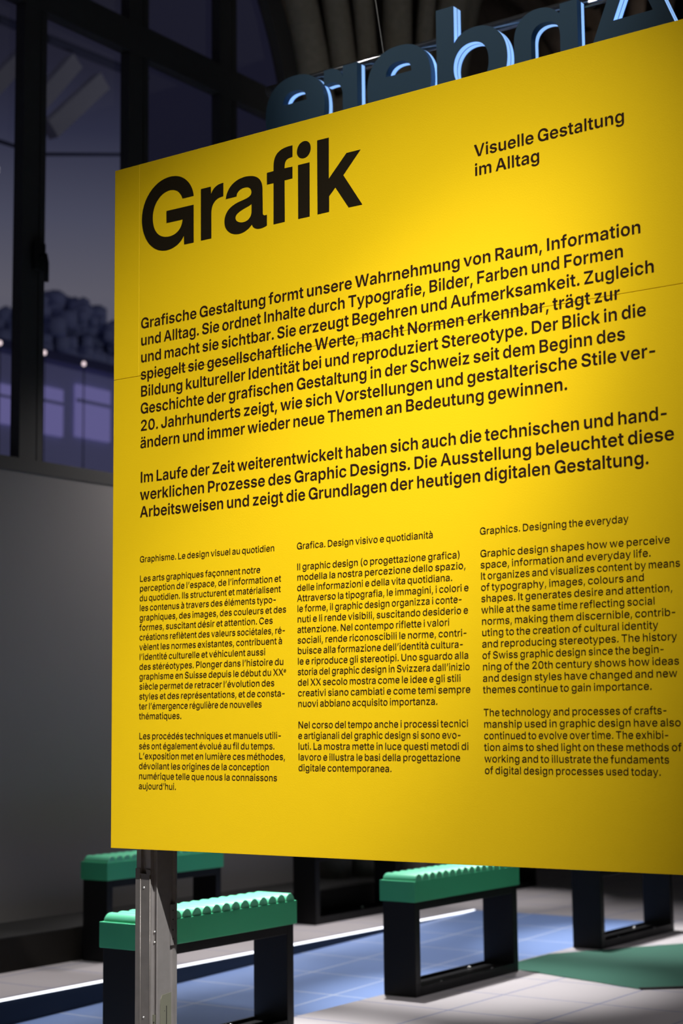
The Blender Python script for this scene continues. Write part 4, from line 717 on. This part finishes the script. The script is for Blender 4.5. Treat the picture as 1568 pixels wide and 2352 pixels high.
def make_post(x, full=True):
    """pressed steel stud in plan: grooved front flange, web seen from the right, return lip at the back"""
    y = PY + 0.040; w = 0.0705
    prof = [(0, 0), (0.016, 0), (0.017, 0.009), (0.034, 0.009), (0.035, 0), (0.052, 0), (0.0535, 0.012), (0.064, 0.012), (w - 0.001, 0.0055), (w, 0.0075), (w, 0.0605),
            (w - 0.008, 0.0625), (w - 0.008, 0.0790), (w + 0.002, 0.0815), (w + 0.002, 0.0880), (0.002, 0.0880)]
    m = Mesh(); m.prism([(x + a, y + c) for a, c in prof], 'z', 0.0, 2.55)
    post = m.link('post', M['steel'], panel)
    for za in (0.80, 1.50, 2.30):
        q = Mesh(); q.box(x - 0.01, x + w + 0.01, PY + 0.018, y, za, za + 0.035); q.link('bracket', M['steel'], post)
    if not full: return
    f = y - 0.0015                         # sleeve over the left-hand lips, notched at the top
    s = Mesh(); s.prism([(x - 0.002, 0.0), (x + 0.054, 0.0), (x + 0.054, 0.714), (x + 0.0385, 0.7155), (x + 0.0385, 0.703), (x + 0.0155, 0.703), (x + 0.0155, 0.717), (x - 0.002, 0.717)], 'y', f - 0.001, f + 0.001)
    s.prism([(x - 0.002, f), (x, f), (x, f + 0.03), (x - 0.002, f + 0.03)], 'z', 0.0, 0.716)
    sl = s.link('sleeve', M['sleeve'], post)
    for k in (0.0165, 0.052):
        q = Mesh(); q.tube([(x + k, f - 0.0010, 0.0), (x + k, f - 0.0010, 0.70)], 0.0013, 8); q.link('bead', M['sleeve'], sl)
    for zz, xx in ((0.665, 0.030), (0.315, 0.030), (0.545, 0.0585), (0.517, 0.0585)):
        q = Mesh(); q.ball((x + xx, (f - 0.001) if xx < 0.05 else y + 0.011, zz), (0.0030, 0.003, 0.0030), 0, 10); q.link('screw', M['screw'], post)
    xs = x + w
    t = Mesh(); t.bbox(xs + 0.0002, xs + 0.0020, y + 0.0610, y + 0.0805, 0.503, 0.615, 0.0005); tab = t.link('bracket_tab', M['steel'], post)
    for zz in (0.5985, 0.5735, 0.545, 0.520):
        q = Mesh(); q.tube([(xs + 0.0018, y + 0.0710, zz), (xs + 0.0026, y + 0.0710, zz)], 0.0020, 10); q.link('hole', M['steel_dark'], tab)
    t = Mesh(); t.prism([(y + 0.0190, 0.0), (y + 0.0640, 0.0), (y + 0.0640, 0.3772), (y + 0.0265, 0.3735), (y + 0.0205, 0.362), (y + 0.0190, 0.345)], 'x', xs + 0.0005, xs + 0.0025)
    pl = t.link('foot_plate', M['tag'], post)
    q = Mesh(); q.box(xs + 0.0024, xs + 0.0030, y + 0.0425, y + 0.0450, 0.12, 0.343); q.link('slot', M['steel_dark'], pl)
    q = Mesh(); q.tube([(xs + 0.0022, y + 0.0360, 0.330), (xs + 0.0030, y + 0.0360, 0.330)], 0.0012, 8); q.link('plate_hole', M['steel_dark'], pl)
    t = Mesh(); t.bbox(x + 0.0530, x + 0.0660, y + 0.008, y + 0.010, 0.0, 0.3225, 0.0005); cl = t.link('clip', M['tag'], post)
    q = Mesh(); q.tube([(x + 0.0590, y + 0.0070, 0.302), (x + 0.0590, y + 0.0085, 0.302)], 0.0020, 10); q.link('clip_hole', M['steel_dark'], post)


make_post(-3.221)
make_post(-1.545, False)

# ---------------------------------------------------------------- the benches
BX0, BX1, BW0, BW1, BL = -3.9585, -3.7835, -3.9480, -3.7915, 0.866
BENCH_Y = 5.834


def make_bench(label):
    y0 = BENCH_Y; y1 = y0 + BL
    b = thing('bench', label, 'bench', (-3.871, y0 + BL / 2, 0.0), 'green roll-topped benches on black frames')
    t = 0.040; ly0, ly1 = y0 + 0.008, y1 - 0.012
    for a, c in ((ly0, ly0 + t), (ly1 - t, ly1)):
        m = Mesh(); m.bbox(BW0, BW1, a, c, 0.0, 0.380, 0.002); m.link('leg', M['black'], b)
    m = Mesh(); m.bbox(BW0, BW1, ly0 + t, ly1 - t, 0.0, 0.026, 0.002)
    m.bbox(BW1 - 0.007, BW1, ly0 + t, ly1 - t, 0.020, 0.040, 0.001); m.bbox(BW0, BW0 + 0.007, ly0 + t, ly1 - t, 0.020, 0.040, 0.001)
    rail = m.link('base_rail', M['black'], b)
    for xx, yy in ((BW1 - 0.022, y0 + 0.24), (BW0 + 0.02, y0 + 0.655), (BW1 - 0.022, y0 + 0.66)):
        q = Mesh(); q.tube([(xx, yy, 0.025), (xx, yy, 0.033)], 0.008, 6); q.ball((xx, yy, 0.033), (0.0068, 0.0068, 0.005), 0, 8); q.link('bolt', M['screw'], rail)
    m = Mesh(); m.bbox(BW0, BW1, ly0 + t, ly1 - t, 0.345, 0.382, 0.002); m.link('top_rail', M['black'], b)
    m = Mesh(); m.bbox(BX0, BX1, y0, y1, 0.379, 0.4635, 0.002); m.link('seat_box', M['greenbox'], b)
    pit = 0.0528; st = y0 + 0.0105
    for k in range(16):
        yc = st + pit * (k + 0.5); m = Mesh()
        prof = [(yc - 0.0258 * math.cos(math.pi * i / 14), 0.4625 + 0.0290 * math.sin(math.pi * i / 14)) for i in range(15)]
        # half-round roll, softly rounded over its two ends
        rows = []; xa, xb = BX0 + 0.009, BX1 - 0.004; r = 0.012
        secs = [(xa, 0.80), (xa + r * 0.3, 0.93), (xa + r, 1.0), (xb - 0.003, 1.0), (xb - 0.001, 0.98), (xb, 0.94)]
        n = len(prof); vs = []
        for xx, sc in secs: vs += [(xx, yc + (q[0] - yc) * (0.5 + 0.5 * sc), 0.4625 + (q[1] - 0.4625) * sc) for q in prof]
        fs = [(i * n + j, i * n + j + 1, (i + 1) * n + j + 1, (i + 1) * n + j) for i in range(len(secs) - 1) for j in range(n - 1)]
        m.add(vs, fs, 0, True); m.add(vs[:n], [tuple(range(n))]); m.add(vs[-n:], [tuple(range(n))])
        m.link('roll', M['green'], b)
    return b


b0 = make_bench('green roll-topped bench whose whole open black frame shows under the panel, right of centre')
bx, by = b0.location.x, b0.location.y
copy_thing(b0, (bx, by - 1.667, 0), 'green roll-topped bench crossed by the steel post, nearest of them')
copy_thing(b0, (bx, by + 1.667, 0), 'bench with black open frame beside the green floor field, seat hidden behind the panel')
dx = -5.5640 - BX1
copy_thing(b0, (bx + dx, by + 0.076, 0), 'green roll-topped bench against the grey wall, farthest left, below the panel corner')
copy_thing(b0, (bx + dx, by + 0.076 + 1.667, 0), 'dark bench frame beyond the white strip, between the two biggest green benches')
copy_thing(b0, (bx + dx, by + 0.076 + 3.334, 0), 'distant black bench frame peeping out right behind the middle green bench')

# ---------------------------------------------------------------- the hanging letter sign, seen from behind
SY = 4.60; SZ0, SV = 3.162, 0.470
sign = thing('hanging_sign', 'dark blue letter sign with glowing edges, seen from behind above the yellow panel', 'sign', (-2.8, SY, 3.162))
# the e: round bowl, flat bar, narrow slit under the bar (outline in em, same frame as the other glyphs)
def superarc(cx, cz, rx, rz, a0, a1, n):
    out = []
    for i in range(n + 1):
        t = math.radians(a0 + (a1 - a0) * i / n); c, s_ = math.cos(t), math.sin(t)
        out.append((cx + rx * math.copysign(abs(c) ** 0.88, c), cz + rz * math.copysign(abs(s_) ** 0.88, s_)))
    return out
zt = lambda z: (z - SZ0) / SV
e_out = [(0.965, zt(3.222))] + superarc(0.5, zt(3.285), 0.5, 0.135 / SV, -16, 180, 34) + superarc(0.5, zt(3.285), 0.5, 0.135 / SV, 180, 325, 24)[1:] + [(0.64, zt(3.205)), (0.34, zt(3.196)), (0.30, zt(3.222))]
e_out = list(reversed(e_out))
e_in = [(0.30, zt(3.319))] + superarc(0.5, zt(3.319), 0.20, 0.045 / SV, 180, 0, 16)[1:-1] + [(0.70, zt(3.319))]
e_in = list(reversed(e_in))
if area(e_out) > 0: e_out.reverse()
if area(e_in) < 0: e_in.reverse()
E_REG = [[e_out, e_in]]
E_TRI = [(e_out + e_in, [tuple(t) for t in tessellate_polygon([[Vector((q[0], q[1], 0)) for q in c] for c in (e_out, e_in)])])]
H = 0.7275
a_out = [(0, 0), (0.405, H), (0.595, H), (1, 0), (0.815, 0), (0.765, 0.135), (0.235, 0.135), (0.185, 0)]
a_in = [(0.300, 0.292), (0.5, 0.640), (0.700, 0.292)]
if area(a_out) > 0: a_out.reverse()
if area(a_in) < 0: a_in.reverse()
A_REG = [[a_out, a_in]]
A_TRI = [(a_out + a_in, [tuple(t) for t in tessellate_polygon([[Vector((q[0], q[1], 0)) for q in c] for c in (a_out, a_in)])])]
# letter, extent in x as it hangs (mirrored, since its front faces away)
for ch, xa, xb in (('e', -3.5745, -3.3110), ('r', -3.3130, -3.1700), ('e', -3.1280, -2.8665), ('d', -2.8430, -2.5725), ('n', -2.5450, -2.3130), ('A', -2.2930, -1.9500)):
    adv, reg, tri = {'e': (0, E_REG, E_TRI), 'A': (0, A_REG, A_TRI)}.get(ch) or GS[ch]
    gx0 = min(p[0] for r in reg for c in r for p in c); gx1 = max(p[0] for r in reg for c in r for p in c)
    fx = lambda v: xb - (v - gx0) / (gx1 - gx0) * (xb - xa)
    fz = lambda v: SZ0 + v * SV
    def slab(y0, y1, grow=0.0):
        mm = Mesh()
        for v, fs in tri:
            mm.add([(fx(p[0]), y0, fz(p[1])) for p in v], fs); mm.add([(fx(p[0]), y1, fz(p[1])) for p in v], fs)
        for r in reg:
            for c in r:
                n = len(c); vs = [(fx(p[0]), y0, fz(p[1])) for p in c] + [(fx(p[0]), y1, fz(p[1])) for p in c]
                mm.add(vs, [(i, (i + 1) % n, n + (i + 1) % n, n + i) for i in range(n)])
        return mm
    L = slab(SY, SY + 0.004).link('letter', M['navy'], sign, recalc=False); L['label'] = 'letter %s seen in reverse' % ch
    slab(SY + 0.0045, SY + 0.0255).link('glowing_edge' if ch in 'dA' else 'acrylic_layer', M['glow'] if ch in 'dA' else M['navy'], L, recalc=False)
    slab(SY + 0.026, SY + 0.029).link('spacer', M['navy'], L, recalc=False)
    slab(SY + 0.0295, SY + 0.0485).link('glowing_edge', M['glow'], L, recalc=False)
    slab(SY + 0.049, SY + 0.053).link('face_plate', M['navy'], L, recalc=False)
m = Mesh(); m.tube([(-3.618, SY + 0.080, 3.425), (-1.70, SY + 0.080, 3.425)], 0.021, 24, caps=False); m.tube([(-3.618, SY + 0.080, 3.425), (-1.70, SY + 0.080, 3.425)], 0.0165, 24, caps=False)
o = m.link('support_tube', M['acrylic'], sign); o['label'] = 'clear acrylic tube behind the letters'
for x in (-3.618, -1.70):
    m = Mesh(); m.tube([(x - 0.003, SY + 0.080, 3.425), (x, SY + 0.080, 3.425)], 0.021, 24); m.link('tube_cap', M['acrylic'], sign)
m = Mesh()
m.tube([(-3.1031, SY + 0.075, 3.24), (-3.1076, SY + 0.075, 3.445), (-3.60, SY + 0.075, 6.69), (-3.8775, SY + 0.075, 8.5)], 0.0018, 6); m.link('suspension_wire', M['wire'], sign)
m = Mesh(); m.tube([(-1.80, SY + 0.075, 3.44), (-1.80, SY + 0.075, 8.5)], 0.0018, 6); m.link('suspension_wire', M['wire'], sign)

# glowing fixture added for a lamp's reflection on the tube between n and A
sl = thing('ceiling_spotlight', 'small bright ceiling spotlight glaring between the last two letters at the top edge', 'spotlight', (-3.93, 8.0, 5.05))
m = Mesh(); m.tube([(-3.915, 7.975, 5.043), (-3.93, 8.0, 5.05), (-3.97, 8.12, 5.09)], [0.032, 0.034, 0.030], 16); m.link('housing', M['black'], sl)
m = Mesh(); m.ball((-3.910, 7.966, 5.041), (0.024, 0.010, 0.024), 0, 12); m.link('lens', M['lens'], sl)
m = Mesh(); m.tube([(-3.95, 8.06, 5.09), (-3.95, 8.06, 8.5)], 0.006, 8); m.link('drop_rod', M['black'], sl)

# ---------------------------------------------------------------- outside, seen through the window at dusk
m = Mesh(); m.box(-60, -6.62, -20, 60, -1.2, -1.0); tag(m.link('ground', M['ground']), kind='structure')
bld = thing('building', 'dusky slate building with violet lit windows seen through the left window', 'building', (-14.0, 14, -1.0))
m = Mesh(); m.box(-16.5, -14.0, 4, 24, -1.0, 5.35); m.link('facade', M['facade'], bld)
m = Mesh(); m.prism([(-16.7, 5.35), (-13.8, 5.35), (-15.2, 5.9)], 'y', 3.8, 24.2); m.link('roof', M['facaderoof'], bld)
for y0, y1, z0, z1 in ((12.55, 13.24, 4.53, 4.98), (13.66, 14.02, 4.50, 5.06), (14.24, 14.83, 4.54, 5.17), (15.3, 15.9, 4.54, 5.15), (11.2, 11.9, 4.53, 5.0), (9.6, 10.3, 4.53, 5.0)):
    m = Mesh(); m.box(-14.0, -13.96, y0, y1, z0, z1); w = m.link('window', M['litwindow'], bld)
    m = Mesh(); m.box(-13.96, -13.94, y0, y1, z0 + (z1 - z0) * 0.66, z0 + (z1 - z0) * 0.72); m.link('glazing_bar', M['facade'], w)
for k, (y, top, r) in enumerate(((16.2, 8.8, 1.9), (19.9, 8.75, 1.9), (23.9, 8.5, 1.9))):
    lab = ('dusk-blue tree behind the slate building, seen in the leftmost pane', 'dusk-blue tree behind the slate building, in the pane left of the yellow panel',
           'dusk-blue tree behind the building, hidden mostly by the yellow panel')[k]
    t = thing('tree', lab, 'tree', (-20, y, -1.0), 'trees behind the building outside')
    m = Mesh(); m.tube([(-20, y, -1), (-20, y, 3), (-20, y, top - r)], [0.2, 0.16, 0.1], 8); m.link('trunk', M['bark'], t)
    m = Mesh()
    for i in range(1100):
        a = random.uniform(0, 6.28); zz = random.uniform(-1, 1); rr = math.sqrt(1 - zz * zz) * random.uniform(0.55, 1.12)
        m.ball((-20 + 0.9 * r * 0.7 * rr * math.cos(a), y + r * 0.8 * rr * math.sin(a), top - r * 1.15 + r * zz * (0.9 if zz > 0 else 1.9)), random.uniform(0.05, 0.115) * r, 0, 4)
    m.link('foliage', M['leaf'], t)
for lab, y, z in (('pinkish street lamp just right of the first window bar', 12.66, 5.13), ('whitish street lamp low in the second pane, left of the yellow panel', 13.27, 5.11), ('street lamp glow at the far left edge of the photo', 12.01, 5.12)):
    t = thing('street_lamp', lab, 'street lamp', (-12.9, y, -1.0), 'street lamps outside')
    m = Mesh(); m.tube([(-12.9, y, -1.0), (-12.9, y, z - 0.03)], 0.007, 6); m.link('lamp_post', M['roofslate'], t)
    m = Mesh(); m.ball((-12.9, y, z), (0.022, 0.022, 0.027), 0, 10); m.link('lamp_globe', M['lampglow'], t)
tw = thing('tower', 'tall dark tower block outside, filling the window panes nearest the stone pier', 'building', (-34, 40, -1.0))  # invented block, added to make the panes by the pier darker
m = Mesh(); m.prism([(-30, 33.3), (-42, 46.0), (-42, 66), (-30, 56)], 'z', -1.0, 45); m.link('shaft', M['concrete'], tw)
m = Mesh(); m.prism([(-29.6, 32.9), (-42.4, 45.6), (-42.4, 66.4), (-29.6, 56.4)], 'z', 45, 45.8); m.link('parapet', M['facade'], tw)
cl = bpy.data.lights.new('yard_lamp', 'POINT'); cl.energy = 130; cl.color = (0.86, 0.88, 1.0); cl.shadow_soft_size = 0.1  # unseen lamp added to brighten the slanting bars and the facade
clo = bpy.data.objects.new('yard_lamp', cl); COL.objects.link(clo); clo.location = (-8.2, 15.5, 4.0)
# slanted pale bars added outside the upper panes, standing in for glass reflections
can = thing('canopy', 'dark canopy with pale slanting beams outside the upper left panes', 'canopy', (-11.0, 11, -1.0))
for y0, z0, y1, z1, w in ((10.72, 6.93, 11.20, 7.50, 0.16), (10.88, 6.72, 11.58, 7.42, 0.18), (10.1, 6.85, 10.62, 7.45, 0.15), (9.4, 6.8, 10.0, 7.4, 0.16)):
    d = Vector((y1 - y0, z1 - z0)).normalized(); nn = Vector((-d.y, d.x)) * w / 2; a = Vector((y0, z0)); b = Vector((y1, z1))
    m = Mesh(); m.prism([tuple(a + nn), tuple(b + nn), tuple(b - nn), tuple(a - nn)], 'x', -11.12, -11.0); m.link('beam', M['beam'], can)
m = Mesh(); m.tube([(-11.0, 8.6, 6.35), (-11.0, 10.7, 6.42), (-11.0, 11.9, 6.75)], 0.018, 6); m.link('cable', M['roofslate'], can)
m = Mesh(); m.tube([(-11.2, 8.0, -1.0), (-11.2, 8.0, 7.6), (-11.2, 12.4, 7.75)], 0.05, 8); m.link('mast', M['roofslate'], can)

for o in bpy.data.objects:
    if '_base' in o: del o['_base']
